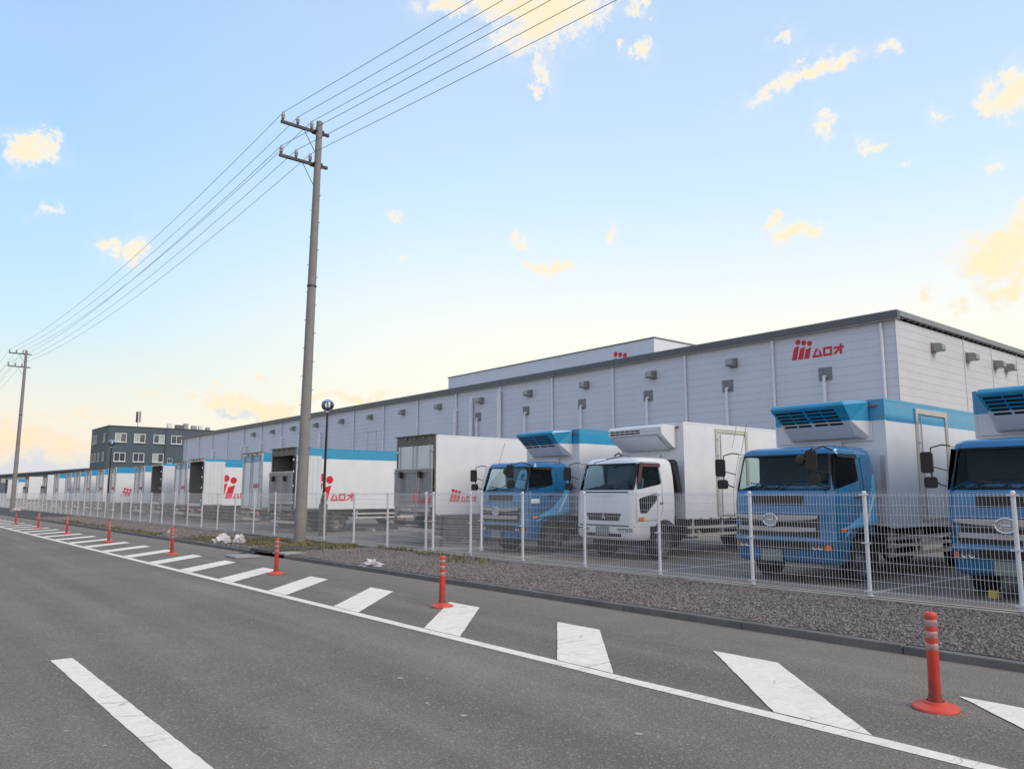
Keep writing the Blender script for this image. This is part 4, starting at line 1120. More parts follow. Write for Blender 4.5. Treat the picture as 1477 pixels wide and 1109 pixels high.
        ob('grille_recess', cached('hgr', lambda: patch2(ps, -.99, .80, .88, 1.30, -.006, .02).mesh('grille_recess', black)), C)
        def band(za, zb, xa, xb, tuck):
            m = MB(); n = 16; vs = []
            for s in (0, 1):
                for i in range(n + 1):
                    x = xa + (xb - xa) * i / n; c = abs(x + .09) / .9
                    z0 = za + tuck * c * c * .3; z1 = zb
                    y = front_y(ps, x, 1.1) - (.045 if s else 0)
                    vs += [(x, y, z0), (x, y, z1)]
            K = 2 * (n + 1); fs = []
            for i in range(n):
                a = 2 * i
                fs += [(a + K, a + 2 + K, a + 3 + K, a + 1 + K), (a, a + 1, a + 3, a + 2), (a + 1, a + 1 + K, a + 3 + K, a + 3), (a, a + 2, a + 2 + K, a + K)]
            fs += [(0, K, K + 1, 1), (K - 2, K - 1, 2 * K - 1, 2 * K - 2)]
            m.add(vs, fs); return m
        ob('grille_bar', cached('hb1', lambda: band(1.165, 1.285, -.98, .78, .18).mesh('grille_bar', silver, 40)), C, bev=.012)
        ob('grille_bar', cached('hb2', lambda: band(.955, 1.06, -.90, .74, .10).mesh('grille_bar', silver, 40)), C, bev=.012)
        def emblem():
            m = MB(); rx, rz = .155, .115; tor = lambda a, b: [(a * math.cos(2 * PI * i / 28), 0, b * math.sin(2 * PI * i / 28)) for i in range(29)]
            m.tube(tor(rx, rz), .018, 6)
            m.tube([(-.07, 0, -.095), (-.07, 0, .095)], .013, 5); m.tube([(.07, 0, -.095), (.07, 0, .095)], .013, 5); m.tube([(-.07, 0, 0), (.07, 0, 0)], .015, 5)
            return m.mesh('emblem', chrome, 50)
        e = ob('emblem', cached('hemb', emblem), C, (-.18, -.06, 1.185)); ob('backing', cached('hembb', lambda: MB().prism([circ(0, 0, .13, 24)], mapXZ(0), -.03, 0).mesh('backing', silver)), e)
        # corner panel swoosh
        sws = poly_subdiv([(.30, 1.02), (.70, 1.07), (1.08, 1.24), (1.50, 1.62), (1.64, 2.06), (1.70, 2.06), (1.70, 1.16), (1.40, 1.13), (1.0, 1.08), (.62, .98), (.50, .88), (.34, .88)], .1)
        sws = poly_subdiv([(.36, .88), (.50, .93), (.62, 1.0), (.84, 1.05), (1.30, 1.10), (1.52, 1.17), (1.68, 1.17), (1.66, 2.08), (1.60, 2.06), (1.40, 1.62), (.98, 1.26), (.56, 1.10)], .09)
        ob('swoosh', cached('hsw', lambda: sideplate(ps, [sws], .001, .004).mesh('swoosh', cyanlight)), C)
        ob('swoosh', cached('hsw2', lambda: mirrored(sideplate(ps, [sws], .001, .004)).mesh('swoosh', cyanlight)), C)
        ob('white_flash', cached('hwf', lambda: sideplate(ps, [poly_subdiv([(1.22, 1.16), (1.30, 1.16), (1.62, 1.66), (1.56, 1.68)], .1)], .006, .003).mesh('white_flash', whiteclean)), C)
        ob('cab_wing', cached('hwing', lambda: MB().prism([poly_subdiv([(.40, 1.03), (.45, 1.07), (1.62, 1.20), (1.62, 1.14), (1.2, 1.08)], .1)], lambda u, v, w: (1.10 + w, u, v), 0, .05).mesh('arch_trim', cyanlight)), C, bev=.01)
        ob('corner_vane', cached('hcv', lambda: patch2(ps, .84, 1.0, .95, 1.60, -.012, .03, 4, 6).mesh('corner_vane', body, 40)), C)
        ob('quarter_panel', cached('hqp', lambda: sideplate(ps, [rp([(1.20, 1.72), (1.52, 1.80), (1.52, 2.36), (1.28, 2.44), (1.18, 2.40)], .05)], .001, .012).mesh('quarter_panel', body)), C, bev=.006)
        ob('marker_lamp', cached('mkl', lambda: sideplate(ps, [rp([(.25, 1.0), (.40, 1.0), (.40, 1.06), (.25, 1.06)], .01)], .0, .025).mesh('marker_lamp', amber)), C)
        vis = cached('hvis', lambda: sideplate(ps, [poly_subdiv([(.26, 2.44), (1.0, 2.44), (1.03, 2.36), (.28, 2.38)], .2)], .012, .02).mesh('door_visor', black))
        ob('door_visor', vis, C)
        hz = .70; hx = .86
    else:
        ob('grille', cached('fg', lambda: MB().prism([rp([(-.62, 1.19), (.62, 1.19), (.52, 1.0), (-.52, 1.0)], .03)], lambda u, v, w: (u, front_y(ps, u, v) - w, v), -.01, .006).mesh('grille', black)), C)
        gs = cached('fgs', lambda: MB().box(-.56, .56, -.014, -.004, -.006, .006).mesh('slat', chass))
        for i in range(4): ob('grille_slat', gs, C, (0, 0, 1.03 + i * .042))
        def dia():
            m = MB()
            for a in (90, 210, 330):
                c, s = math.cos(R(a)), math.sin(R(a)); px, pz = -s, c; L_, w_ = .085, .026
                m.add([(0, -.004, 0), (c * L_ / 2 + px * w_, -.004, s * L_ / 2 + pz * w_), (c * L_, -.004, s * L_), (c * L_ / 2 - px * w_, -.004, s * L_ / 2 - pz * w_), (c * L_ / 2, -.016, s * L_ / 2)], [(0, 1, 4), (1, 2, 4), (2, 3, 4), (3, 0, 4)])
            return m.mesh('emblem', chrome)
        ob('emblem', cached('fdia', dia), C, (0, -.012, 1.09))
        ob('lower_grille', cached('flg', lambda: patch2(lo, -.60, .60, .598, .682, .0, .03).mesh('lower_grille', black)), C)
        ob('seam_vents', cached('fsv', lambda: patch2(ps, -.95, .95, 1.705, 1.74, -.003, .01).mesh('vent', black)), C)
        ob('shadow_gap', cached('fsg', lambda: patch2(ps, -1.0, 1.0, .865, .895, -.004, .01).mesh('shadow_gap', black)), C)
        ob('lower_window', cached('flw', lambda: sideplate(ps, [poly_subdiv([(.18, 1.57), (.99, 1.74), (.93, 1.51), (.53, 1.18), (.23, 1.18)])], -.03, .008).mesh('lower_window', glassd)), C)
        ob('lower_window_backing', cached('flwb', lambda: sideplate(ps, [poly_subdiv([(.18, 1.57), (.99, 1.74), (.93, 1.51), (.53, 1.18), (.23, 1.18)])], -.10, .03).mesh('b', dark)), C)
        ob('door_visor', cached('fvis', lambda: sideplate(ps, [poly_subdiv([(.16, 1.98), (.30, 2.47), (1.06, 2.47), (1.06, 2.37), (.37, 2.37), (.25, 1.97)], .15)], .008, .025).mesh('door_visor', M('smoked brown visor', (.10, .035, .03), .25, coat=.4))), C)
        ob('marker_lamp', cached('fmk', lambda: sideplate(ps, [rp([(.17, 1.02), (.36, 1.02), (.36, 1.10), (.17, 1.10)], .015)], .0, .03).mesh('marker_lamp', amber)), C)
        ob('intake_snorkel', cached('fsn', lambda: MB().prism([rp([(1.56, 2.50), (1.66, 2.60), (1.80, 2.52), (1.92, 1.9), (1.96, 1.66), (1.80, 1.64), (1.76, 1.9)], .05)], lambda u, v, w: (w, u, v), .80, 1.02).mesh('intake_snorkel', black)), C, bev=.02)
        ob('front_handrail', cached('fhr', lambda: MB().tube([(-.35, -.01, 1.62), (-.35, -.03, 1.64), (.35, -.03, 1.64), (.35, -.01, 1.62)], .008, 5).mesh('handrail', alupale)), C)
        wo_ = cached('fwo', lambda: (lambda m: (m.tube([(.10, .40, 2.64), (-.35, -.08, 2.50), (-.62, -.10, 2.34)], .009, 5), m.tube([(.16, .38, 2.66), (.12, .30, 2.74), (.05, .20, 2.66)], .022, 5), m.tube([(-.2, .15, 2.58), (.38, .25, 2.68), (.45, .35, 2.64)], .008, 5), m)[3])(MB()).mesh('raised_wiper', black))
        ob('raised_wiper', wo_, C, (.18, 0, 0))
        ob('curtain', cached('fcur', lambda: MB().prism([poly_subdiv([(-.12, 2.44), (.86, 2.44), (.84, 1.90), (.55, 2.02), (.38, 1.78), (.0, 1.92), (-.1, 2.2)], .1)], lambda u, v, w: (u, front_y(ps, u, v) + .10 + .03 * math.sin(u * 22) + w, v), 0, .006).mesh('curtain', black)), C)
        ob('towel', cached('ftow', lambda: MB().prism([rp([(.45, 1.80), (.80, 1.80), (.83, 2.08), (.62, 2.16), (.50, 2.02)], .06)], lambda u, v, w: (u, .62 + w, v), 0, .02).mesh('towel', M('pale blue towel', (.25, .45, .62), .9))), C)
        hz = .78; hx = .80
    # lamps
    def lamp(zc, h, xa, xb):
        return patch2(lo, xa, xb, zc - h / 2, zc + h / 2, -.008, .03, 8, 2)
    if H:
        for s in (-1, 1):
            xa, xb = (.64, 1.045) if s > 0 else (-1.045, -.64)
            a = ob('headlight', cached(('hhl', s), lambda: lamp(.70, .125, xa, xb).mesh('headlight', M('headlamp housing', (.05, .05, .055), .15, coat=1.0))), C)
            for x in (.72, .83): ob('reflector', cached('refl', lambda: MB().lathe([(.048, -.022), (.042, -.01), (.02, -.004), (.001, -.01)], 14, 'y').mesh('reflector', lampclear, 60)), a, (s * x, front_y(lo, x, .7) - .0, .70))
            ob('turn_lens', cached(('tl', s), lambda: lamp(.70, .10, *((.93, 1.00) if s > 0 else (-1.00, -.93))).mesh('turn_lens', amber)), a, (0, -.008, 0))
    else:
        for s in (-1, 1):
            xa, xb = (.50, .97) if s > 0 else (-.97, -.50)
            a = ob('headlight', cached(('fhl', s), lambda: lamp(.775, .085, xa, xb).mesh('headlight', M('headlamp housing f', (.22, .23, .24), .12, .3, coat=1.0))), C)
            for x in (.58, .68, .78): ob('reflector', cached('refl', lambda: None) or cached('refl2', lambda: MB().lathe([(.040, -.022), (.036, -.01), (.015, -.004), (.001, -.01)], 14, 'y').mesh('reflector', lampclear, 60)), a, (s * x, front_y(lo, x, .775), .775))
    ob('number_plate', cached('plate', lambda: MB().prism([rp([(-.22, -.11), (.22, -.11), (.22, .11), (-.22, .11)], .01)], mapXZ(0), 0, .012).mesh('number_plate', plate)), C, (-.18 if H else .0, -.055, .52 if H else .74))
    ob('cab_step', cached((style, 'step'), lambda: MB().box(.90, 1.06, .42, .62, .40, .46).mesh('cab_step', black)), C, bev=.01)
    return C

def add_chassis(t, cx, L, guard, tank=True, wheels_y=None):
    m = MB()
    for s in (-.42, .42): m.box(cx + s - .04, cx + s + .04, .3, L - .25, .68, .93)
    for y in (.7, 1.6, 2.6, 3.6, 4.6, 5.6, 6.6, L - .5): m.box(cx - .42, cx + .42, y - .05, y + .05, .72, .88)
    m.box(cx - .55, cx + .55, .55, 1.7, .50, 1.0)
    for y in [2.2 + i * .45 for i in range(int((L - 2.4) / .45))]: m.box(cx - 1.12, cx + 1.12, y - .03, y + .03, .94, 1.03)
    ob('chassis', m.mesh('chassis', chass), t)
    for s in (-1, 1):
        add_wheel(t, cx + s * .92, 1.07, s)
        add_wheel(t, cx + s * .90, L - 2.1, s, True)
        ob('mudguard', cached(('mg',), lambda: (lambda m: (m.prism([[(.53 * math.cos(R(a)), .53 * math.sin(R(a))) for a in range(20, 171, 10)] + [(.50 * math.cos(R(a)), .50 * math.sin(R(a))) for a in range(170, 19, -10)]], lambda u, v, w: (w, u, v), -.16, .16), m)[1])(MB()).mesh('mudguard', black)), t, (cx + s * .90, L - 2.1, .44))
        ob('front_mudflap', cached('mf', lambda: MB().box(-.20, .20, 0, .02, .30, 1.08).mesh('mudflap', rubber)), t, (cx + s * .88, 1.64, 0))
        g = ob('side_guard', cached(('sg', guard, L), lambda: (lambda m: ([m.box(-.02, .015, 2.0, L - 2.75, z - .035, z + .035) for z in guard], [m.box(-.12, -.03, y - .03, y + .03, guard[-1] - .05, 1.0) for y in (2.3, 3.6, L - 3.0)], m)[2])(MB()).mesh('side_guard', alupale)), t, (cx + s * 1.12, 0, 0), (0, 0, 0), (s, 1, 1))
    ob('fuel_tank', cached('tank', lambda: MB().prism([rp([(-.24, -.26), (.24, -.26), (.24, .26), (-.24, .26)], .12)], lambda u, v, w: (u, w, v), -.5, .5).mesh('fuel_tank', alu)), t, (cx - .78, 3.1, .66))
    ob('battery_box', cached('bat', lambda: MB().box(-.22, .22, -.3, .3, -.2, .2).mesh('battery_box', chass)), t, (cx + .76, 2.35, .70), bev=.02)
    ob('air_tank', cached('airt', lambda: MB().lathe([(0, -.35), (.10, -.33), (.125, -.28), (.125, .28), (.10, .33), (0, .35)], 14, 'y').mesh('air_tank', chass, 40)), t, (cx + .80, 3.4, .72))

def add_box(t, cx, w, y0, y1, z0=1.04, z1=3.6, stripe=True, rear='open'):
    """hollow insulated body"""
    hw = w / 2
    def f():
        m = MB(); k = .07
        m.box(-hw, hw, y0, y1, z0, z0 + k); m.box(-hw + .001, hw - .001, y0 + .001, y1 - .001, z1 - k, z1)
        m.box(-hw, -hw + k, y0, y1, z0 + k, z1 - k); m.box(hw - k, hw, y0, y1, z0 + k, z1 - k)
        m.box(-hw + k, hw - k, y0, y0 + k, z0 + k, z1 - k)
        me = m.mesh('box_body', [white, cyan, interior])
        if stripe: bisect_above(me, 3.17, 1)
        for p in me.polygons:
            c = p.center; 
            if abs(c.x) < hw - .03 and c.z < z1 - .03 and c.z > z0 + .02 and c.y > y0 + .05 and c.y < y1 - .001: p.material_index = 2
        return me
    B = ob('box_body', cached(('box', w, y0, y1, stripe, z0, z1), f), t, (cx, 0, 0))
    # rails and corner posts
    def fr_():
        m = MB(); e = .006
        for s in (-1, 1):
            a, b = sorted((s * (hw + e), s * (hw - .05)))
            m.box(a, b, y0 - e, y0 + .055, z0 - .02, z1 + e)                      # front corner post
            m.box(a, b, y0 + .056, y1 - .06, z0 - .035, z0 + .045)                # bottom rail
            m.box(a, b, y0 + .056, y1 - .06, z1 - .035, z1 + e + .012)            # roof rail
        m.box(-hw + .05, hw - .05, y0 - e, y0 + .04, z1 - .03, z1 + e)
        me = m.mesh('corner_trim', [white, cyan])
        if stripe: bisect_above(me, 3.17, 1)
        return me
    ob('edge_trim', cached(('trim', w, y0, y1, stripe), fr_), t, (cx, 0, 0))
    for s in (-1, 1): ob('clearance_lamp', cached('clr', lambda: MB().box(-.08, .08, -.03, 0, -.022, .022).mesh('clearance_lamp', redlens)), t, (cx + s * (hw - .22), y0 - .006, z1 - .13), bev=.01)
    return B

def side_door(t, x, ya, yb, za, zb, s, stripe):
    """service door on flank x facing s"""
    m = MB(); e = .035
    m.prism([[(ya, za), (yb, za), (yb, zb), (ya, zb)], [(ya + .10, za + .02), (ya + .10, zb - .12), (yb - .12, zb - .12), (yb - .12, za + .02)]], lambda u, v, w: (w, u, v), .002, e)
    q = m if s > 0 else mirrored(m)
    D_ = ob('side_door', q.mesh('door_frame', M('stainless door frame', (.58, .56, .50), .30, .75, var=.08, streak=.2, dcol=(.25, .23, .2))), t, (x, 0, 0), bev=.006)
    leaf = MB().box(.002, .02, ya + .12, yb - .14, za + .03, zb - .14).mesh('door_leaf', [white, cyan])
    if stripe: bisect_above(leaf, 3.17, 1)
    ob('door_leaf', leaf, D_, (0, 0, 0), (0, 0, 0), (s, 1, 1), bev=.004)
    ob('lock_rod', MB().tube([(.045, ya + .20, za + .05), (.045, ya + .20, zb - .16)], .013, 6).mesh('lock_rod', alu), D_, (0, 0, 0), (0, 0, 0), (s, 1, 1))
    for z in (za + .30, (za + zb) / 2 - .15, (za + zb) / 2 + .45, zb - .3):
        ob('hinge', cached('hinge', lambda: MB().box(0, .05, -.05, .05, -.025, .025).mesh('hinge', alu)), D_, (0 if s > 0 else -.05, ya + .06, z), bev=.006)

def fridge(t, cx, y0, style, stripe):
    """cooling unit on the nose of the box, above the cab"""
    F = root('cooling_unit', (cx, y0, 0)); F.parent = t
    if style == 'wedge':
        def f():
            m = MB()
            #       back rectangle                      front-top edge                     lower front edge
            V = [(-1.08, 0, 3.585), (.93, 0, 3.585), (.93, 0, 2.80), (-.88, 0, 2.80),
                 (-.90, -.64, 3.565), (.70, -.64, 3.565), (.76, -.70, 3.48), (-.95, -.70, 3.48),
                 (.68, -.19, 2.84), (-.72, -.19, 2.84)]
            Fs = [(0, 4, 5, 1), (4, 7, 6, 5), (7, 9, 8, 6), (9, 3, 2, 8), (0, 3, 9, 7, 4), (1, 5, 6, 8, 2), (0, 1, 2, 3)]
            m.add(V, [tuple(reversed(q)) for q in Fs]); me = m.mesh('cover', [white, cyan])
            bm = bmesh.new(); bm.from_mesh(me); bmesh.ops.recalc_face_normals(bm, faces=bm.faces); bm.to_mesh(me); bm.free()
            if stripe: bisect_above(me, 3.17, 1)
            return me
        c = ob('cover', cached(('frw', stripe), f), F, (0, 0, 0), bev=.035)
        # louvres on the slanting face
        A = Vector((0, -.70, 3.48)); Bv = Vector((0, -.19, 2.84)); dv = (Bv - A).normalized(); nv_ = Vector((0, -dv.z, dv.y)).normalized()
        if nv_.z > 0: nv_ = -nv_
        for r_ in range(5):
            for q in range(4):
                p = A + dv * (.115 + r_ * .088) + nv_ * .003; xw = .31 - r_ * .006; x = (-.84, -.51, -.14, .19)[q] + r_ * .022
                ux = dv * .024; a = [Vector((x, 0, 0)) + p - ux, Vector((x + xw, 0, 0)) + p - ux, Vector((x + xw, 0, 0)) + p + ux, Vector((x, 0, 0)) + p + ux]
                def sl():
                    mm = MB(); a0 = [v - a[0] for v in a]; th = nv_ * .003
                    mm.add([v for v in a0] + [v + th for v in a0], [(0, 1, 2, 3), (7, 6, 5, 4), (0, 4, 5, 1), (1, 5, 6, 2), (2, 6, 7, 3), (3, 7, 4, 0)]); return mm.mesh('louvre', black)
                lv = ob('louvre', cached(('louv', r_), sl), c, a[0])
        ob('mounting_plate', cached('mpl', lambda: MB().box(-1.14, .97, -.02, -.004, 2.76, 3.16).mesh('mounting_plate', white)), F, bev=.006)
    else:
        def g():
            m = MB()
            m.prism([rp([(0, 3.53), (-.55, 3.53), (-.62, 3.46), (-.60, 3.27), (-.10, 2.92), (0, 2.92)], .03)], lambda u, v, w: (w, u, v), -1.06, .86); return m.mesh('cover', white)
        c = ob('cover', cached('frb', g), F, bev=.03)
        for r_ in range(2):
            for q in range(6): ob('louvre', cached('lvb', lambda: MB().box(0, .16, -.008, 0, 0, .038).mesh('louvre', black)), c, (-.98 + q * .185, -.617 + r_ * .004, 3.31 + r_ * .07))
        ob('cover_fin', cached('fin', lambda: (lambda m: ([m.box(.12, .84, -.015, 0, 3.30 + i * .07, 3.325 + i * .07) for i in range(3)], m)[1])(MB()).mesh('fin', white)), c, (0, -.617, 0), bev=.004)
        ob('drip_tray', cached('tray', lambda: MB().prism([rp([(-.62, 3.24), (-.58, 3.21), (-.12, 2.87), (-.05, 2.90), (-.12, 2.95)], .02)], lambda u, v, w: (w, u, v), -.94, .70).mesh('tray', white)), F, (0, -.01, -.0), bev=.01)
        ob('drain_slot', cached('dslot', lambda: MB().box(-.5, .3, -.01, 0, 0, .03).mesh('slot', black)), F, (0, -.40, 3.075), (R(-34), 0, 0))
    ob('pipe_cover', cached('pcv', lambda: MB().box(-.32, .32, -.05, -.004, 2.35, 2.76).mesh('pipe_cover', white)), F, bev=.01)

def front_truck(X, Y, style, label, stripe, bw=2.46, L=8.6, guard=(.80, .65, .47), cabdx=.03, boxdx=0.0, yb=2.05, doors=None, unit='wedge'):
    t = root('box_truck', (X, Y, 0.0), 0, label, 'truck', 'refrigerated trucks parked behind the fence')
    add_cab(t, style, cabdx)
    add_chassis(t, cabdx, L, guard)
    add_box(t, boxdx, bw, yb, L, stripe=stripe)
    fridge(t, boxdx, yb - .006, unit, stripe)
    if doors: side_door(t, boxdx + bw / 2, *doors, 1, stripe)
    # closed rear doors
    rear_frame(t, boxdx, bw, L, 'closed', stripe)
    flatten(t)
    return t

def flatten(t):
    """never deeper than thing > part > sub-part"""
    ch = {}
    for o in bpy.data.objects:
        if o.parent: ch.setdefault(o.parent.name, []).append(o)
    for p in ch.get(t.name, []):
        for s_ in ch.get(p.name, []):
            stack = [(g, s_.matrix_basis) for g in ch.get(s_.name, [])]
            while stack:
                g, mb = stack.pop()
                nb = mb @ g.matrix_basis; g.parent = p; g.matrix_basis = nb
                stack += [(q, nb) for q in ch.get(g.name, [])]

def rear_frame(t, cx, w, L, kind, stripe, z0=1.04, z1=3.6, texts=True):
    hw = w / 2
    def f():
        m = MB(); s_ = .09
        m.box(-hw - .012, -hw + s_, L, L + .06, z0 - .06, z1 + .012); m.box(hw - s_, hw + .012, L, L + .06, z0 - .06, z1 + .012)
        m.box(-hw + s_, hw - s_, L, L + .06, z1 - (.30 if kind in ('lift', 'liftopen') else .12), z1 + .012); m.box(-hw + s_, hw - s_, L, L + .06, z0 - .06, z0 + .04)
        return m.mesh('rear_frame', header if kind in ('lift', 'liftopen') else alu)
    ob('rear_frame', cached(('rf', w, L, kind), f), t, (cx, 0, 0), bev=.008)
    ob('rain_gutter', cached(('rg', w), lambda: MB().box(-hw - .03, hw + .03, -.02, .14, 0, .03).mesh('rain_gutter', header)), t, (cx, L, z1 + .013))
    for i in (-1, 0, 1): ob('top_lamp', cached('tpl', lambda: MB().box(-.07, .07, 0, .04, -.025, .025).mesh('top_lamp', M('dull lamp', (.20, .16, .13), .4))), t, (cx + i * .55, L + .06, z1 - .06))
    top = z1 - (.31 if kind in ('lift', 'liftopen') else .13)
    dw = hw - .095
    def leaf():
        me = MB().box(-dw + .004, -.004, 0, .05, z0 + .05, top).mesh('rear_door', [white, cyan])
        if stripe: bisect_above(me, 3.17, 1)
        return me
    if kind in ('closed', 'lift'):
        for s in (0, 1):
            d = ob('rear_door', cached(('leaf', w, kind, stripe), leaf), t, (cx + (dw if s else 0), L + .004, 0), bev=.008)
            for x in (-.12, -dw + .16) if s == 0 else (-dw + .12, -.16):
                ob('lock_rod', cached(('lrod', kind), lambda: MB().tube([(0, .075, z0 + .02), (0, .075, top + .04)], .016, 6).mesh('lock_rod', alu)), d, (x, 0, 0))
            for z in (z0 + .3, 1.9, 2.5, 3.1): ob('hinge', cached('rh', lambda: MB().box(-.09, .09, .05, .075, -.03, .03).mesh('hinge', alu)), d, (-dw + .02 if s == 0 else -.02, 0, z))
    if kind == 'closed' and texts and stripe:
        logo_on(t, .47, (cx + .27, L + .06, 1.95), '+y', True, False)
    # under-run bar, lights, bumper stops
    ob('underrun_bar', cached(('urb', w), lambda: MB().box(-hw + .1, hw - .1, -.05, .03, .42, .54).mesh('underrun_bar', alu)), t, (cx, L, 0))
    for s in (-1, 1):
        ob('tail_lamp', cached('tlmp', lambda: (lambda m: (m.box(-.20, .20, 0, .06, -.06, .06), m)[1])(MB()).mesh('tail_lamp', redlens)), t, (cx + s * .82, L + .0, .78), bev=.01)
        ob('turn_lamp', cached('trlmp', lambda: MB().box(-.05, .05, 0, .065, -.055, .055).mesh('turn_lamp', amber)), t, (cx + s * .99, L + .002, .78))
        ob('rear_mudflap', cached('rmf', lambda: MB().box(-.26, .26, 0, .015, .22, .80).mesh('mudflap', rubber)), t, (cx + s * .82, L - 1.45, 0))
    ob('number_plate', cached('plate', lambda: None), t, (cx + .25, L + .06, .70), (0, 0, PI))

def lift(t, cx, w, L, zt=2.60):
    hw = w / 2 - .02
    m = MB(); m.box(-hw, hw, .10, .16, 1.24, zt); m.box(-hw, hw, .155, .19, zt - .16, zt - .12)
    P_ = ob('lift_platform', m.mesh('platform', liftm), t, (cx, L, 0), bev=.01)
    for z in (zt - .02, zt - .14, 1.27): ob('ridge', MB().box(-hw, hw, .16, .185, z - .018, z + .018).mesh('ridge', alupale), P_)
    for s in (-.58, .62):
        a = ob('lift_arm', MB().tube([(s, .26, 2.28), (s + .10, .30, .90)], .022, 6).tube([(s + .1, .26, 2.28), (s + .2, .30, .90)], .022, 6).mesh('lift_arm', alu), P_)
        ob('arm_bracket', boxme('arm_bracket', s - .03, s + .09, .18, .28, 2.20, 2.42, black), a)
    for s in (-1, 1): ob('lift_column', boxme('lift_column', s * (hw - .04) - .05, s * (hw - .04) + .05, .07, .12, .6, 1.3, chass), P_)
    b = ob('lift_beam', MB().tube([(-hw + .1, .02, .72), (hw - .1, .02, .72)], .07, 10).mesh('lift_beam', chass), P_)

def rear_truck(Xr, Yr, kind, label, stripe=True, w=2.44, L=8.9, yb=2.15, logo=None, fold=None, cargo_h=None, wheel_guard=(.80, .62)):
    """rear faces the road; Xr = world x of its right rear corner, Yr = world y of the rear face"""
    t = root('box_truck', (Xr - w / 2, Yr + L + .06, 0.0), PI, label, 'truck', 'refrigerated trucks parked behind the fence')
    add_cab(t, 'hino', 0)
    add_chassis(t, 0, L, wheel_guard)
    add_box(t, 0, w, yb, L, stripe=stripe)
    fridge(t, 0, yb - .006, 'wedge', stripe)
    k = {'lift': 'lift', 'liftopen': 'liftopen', 'closed': 'closed', 'open': 'open'}[kind]
    rear_frame(t, 0, w, L, k, stripe)
    if kind in ('lift', 'liftopen'): lift(t, 0, w, L, 2.53 if kind == 'lift' else 2.62)
    if kind in ('open', 'liftopen'):
        # folded door against the flank seen from the camera (local -x)
        top = 3.28 if kind == 'liftopen' else 3.46
        m = MB(); m.box(-w / 2 - .10, -w / 2 - .03, L - 1.12, L + .03, 1.06, top)
        for i in range(5): m.box(-w / 2 - .115, -w / 2 - .10, L - 1.0 + i * .22, L - .94 + i * .22, 1.1, top - .04)
        dd = ob('folded_door', m.mesh('folded_door', M('white door lining', (.60, .64, .68), .35, var=.05, streak=.15, dcol=(.35, .36, .36), coat=.3)), t, bev=.01)
        m = MB(); m.box(w / 2 + .03, w / 2 + .10, L - 1.12, L + .03, 1.06, top); ob('folded_door', m.mesh('folded_door', white), t, bev=.01)
        c = ob('door_post', MB().box(-w / 2 - .03, -w / 2 + .05, L + .06, L + .10, 1.0, top).mesh('door_post', chass), t)
        for z in (1.3, 2.0, 2.6, 3.1): ob('hinge_roller', cached('hr', lambda: MB().lathe([(0, 0), (.05, 0), (.05, .03), (0, .03)], 10, 'y').mesh('roller', whiteclean)), c, (-w / 2 + .01, L + .10, z))
        rg = random.Random(int(abs(Xr) * 10))
        # load and fittings inside
        for i in range(6):
            h = rg.uniform(.5, 1.5) if kind == 'open' else rg.uniform(1.2, 1.9); x = -w / 2 + .12 + (i % 2) * 1.1; y = L - 1.9 - (i // 2) * 1.15
            ob('pallet_load', boxme('pallet_load', x, x + 1.02, y, y + 1.05, 1.12, 1.12 + h, cargo), t, bev=.03)
        for x in (-.35, .1): ob('partition_post', boxme('partition_post', x, x + .07, L - .9, L - .84, 1.1, 3.5, alu), t)
    if logo:
        h, ya, z, h2, yb2 = logo        # ya = offset of the emblem behind the rear face
        logo_on(t, h, (-w / 2 - .008, L + .06 - ya, z), '-x', False, True)
        if h2: logo_on(t, h2, (-w / 2 - .008, L + .06 - yb2, z), '-x', True, False)
    flatten(t)
    return t

# ------------------------------------------------------------------ trucks in place
def stripe_line(t, x, ya, yb):
    ob('stripe_line', boxme('stripe_line', 0, .002, ya, yb, 3.165, 3.235, M('deeper blue film', (.012, .20, .40), .35, var=.05)), t, (x + .0065, 0, 0))
T2 = front_truck(-8.55, 13.80, 'hino', 'big blue cab truck with striped box and framed side door, second from right edge', True, doors=(3.42, 5.02, 1.13, 3.50))
stripe_line(T2, 1.23, 2.12, 3.41)
ob('scale_strip', boxme('scale_strip', 1.10, 1.19, 2.015, 2.035, 1.72, 2.46, alupale), T2)
ck = ob('wheel_chock', MB().prism([[(-.11, 0), (.11, 0), (.09, .05), (-.02, .13), (-.07, .12)]], lambda u, v, w: (w, u, v), -.07, .07).mesh('wheel_chock', M('yellow chock', (.55, .38, .05), .6, dirt=.4)), None, (-5.02, 14.30, .02), bev=.01)
tag(ck, 'small yellow wheel chock on the yard floor before the rightmost blue truck', 'wheel chock')
T1 = copy_tree(T2, (-4.52, 14.05, 0), None, 'blue cab truck cut off by the right edge of the picture')
T3 = front_truck(-14.33, 14.90, 'fuso', 'white cab truck with plain white box and cooling unit between two blue cab trucks', False, bw=2.22, L=8.9, guard=(.80, .60), cabdx=0.03, boxdx=-.03, doors=(3.45, 5.0, 1.08, 3.50), unit='block')
T4 = front_truck(-17.88, 14.35, 'hino', 'blue cab truck with striped box to the left of the white cab truck', True, bw=2.40, L=8.7, guard=(.80, .62), doors=(3.9, 5.4, 1.13, 3.50))
for c in kids(T4):
    if c.name.split('.')[0] == 'cab':
        ob('sun_shade', MB().prism([rp([(.42, 1.72), (.86, 1.72), (.88, 2.10), (.80, 2.34), (.62, 2.40), (.48, 2.30), (.44, 2.0)], .10), circ(.66, 2.18, .085, 14)], lambda u, v, w: (u, front_y(HINO, u, v) + .07 + w, v), 0, .01).mesh('sun_shade', M('pale blue sun shade', (.16, .36, .56), .6)), c)
        ob('side_sign', sideplate(HINO, [[(.18, 1.42), (.50, 1.42), (.50, 1.54), (.18, 1.54)]], .002, .01).mesh('side_sign', whiteclean), c)
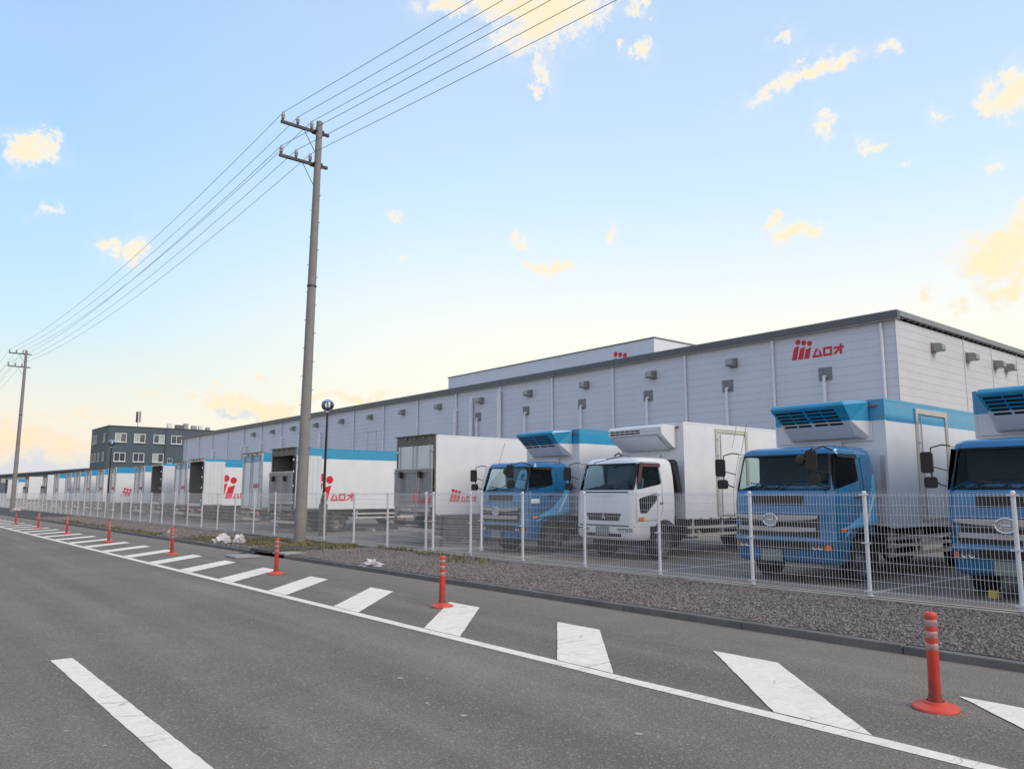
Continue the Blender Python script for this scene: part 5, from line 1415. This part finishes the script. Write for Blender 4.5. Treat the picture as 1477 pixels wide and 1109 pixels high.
def ant(t, x, y, z):
    ob('radio_antenna', MB().tube([(0, 0, 0), (0, .25, .65)], .006, 4).mesh('radio_antenna', black), t, (x, y, z))
ant(T4, -.55, .35, 2.55); ant(T3, 1.25, 4.0, 2.95); ant(T2, -1.0, .3, 2.5)

tr = [(-21.42, 14.40, 'lift', 'plain white box truck seen from behind with raised tail lift beside a blue cab truck', dict(stripe=False, w=2.36, logo=(.42, .60, 1.42, .42, .60), L=9.2)),
      (-31.35, 14.00, 'liftopen', 'striped box truck with open shutter and raised tail lift just behind the tall utility pole', dict(logo=(1.25, .38, 1.37, .72, .88))),
      (-36.15, 14.50, 'closed', 'striped box truck with closed rear doors just left of the open shutter truck', {}),
      (-45.05, 14.70, 'open', 'striped box truck with open dark rear, white folded door and large red logo', dict(logo=(1.42, .33, 1.40, .75, .90))),
      (-49.6, 15.20, 'closed', 'closed striped box truck immediately left of the truck with the open dark load', {}),
      (-54.05, 15.00, 'open', 'open striped box truck in front of the right corner of the office building', {}),
      (-58.5, 15.05, 'closed', 'closed striped box truck left of the second open one, below the office windows', {}),
      (-63.8, 14.45, 'closed', 'striped box truck with small red logo on its flank, right of the middle lamp post', dict(logo=(.64, .45, 1.46, 0, 0))),
      (-70.0, 14.95, 'closed', 'closed striped box truck directly left of the middle lamp post', {}),
      (-74.3, 14.90, 'closed', 'closed striped box truck, second to the left of the middle lamp post', {}),
      (-78.9, 14.95, 'closed', 'closed striped box truck, third to the left of the middle lamp post', {}),
      (-82.9, 14.95, 'closed', 'closed striped box truck, fourth to the left of the middle lamp post', {}),
      (-88.8, 14.95, 'closed', 'closed striped box truck in front of the left corner of the office building', {}),
      (-95.2, 14.95, 'lift', 'distant white tail lift box truck, nearer of the two plain white ones at far left', dict(stripe=False)),
      (-107.2, 14.95, 'lift', 'distant white box truck with grey tail lift, just right of the far utility pole', dict(stripe=False)),
      (-124.2, 14.95, 'open', 'farthest box truck at the left edge with an open dark rear', {})]
TT = []
for x, y, k, lb, kw in tr: TT.append(rear_truck(x, y, k, lb, **kw))
# tail-lift emblem on the white one
logo_on(TT[0], .42, (-.05, TT[0] and 9.2 + .165, 1.38), '+y')
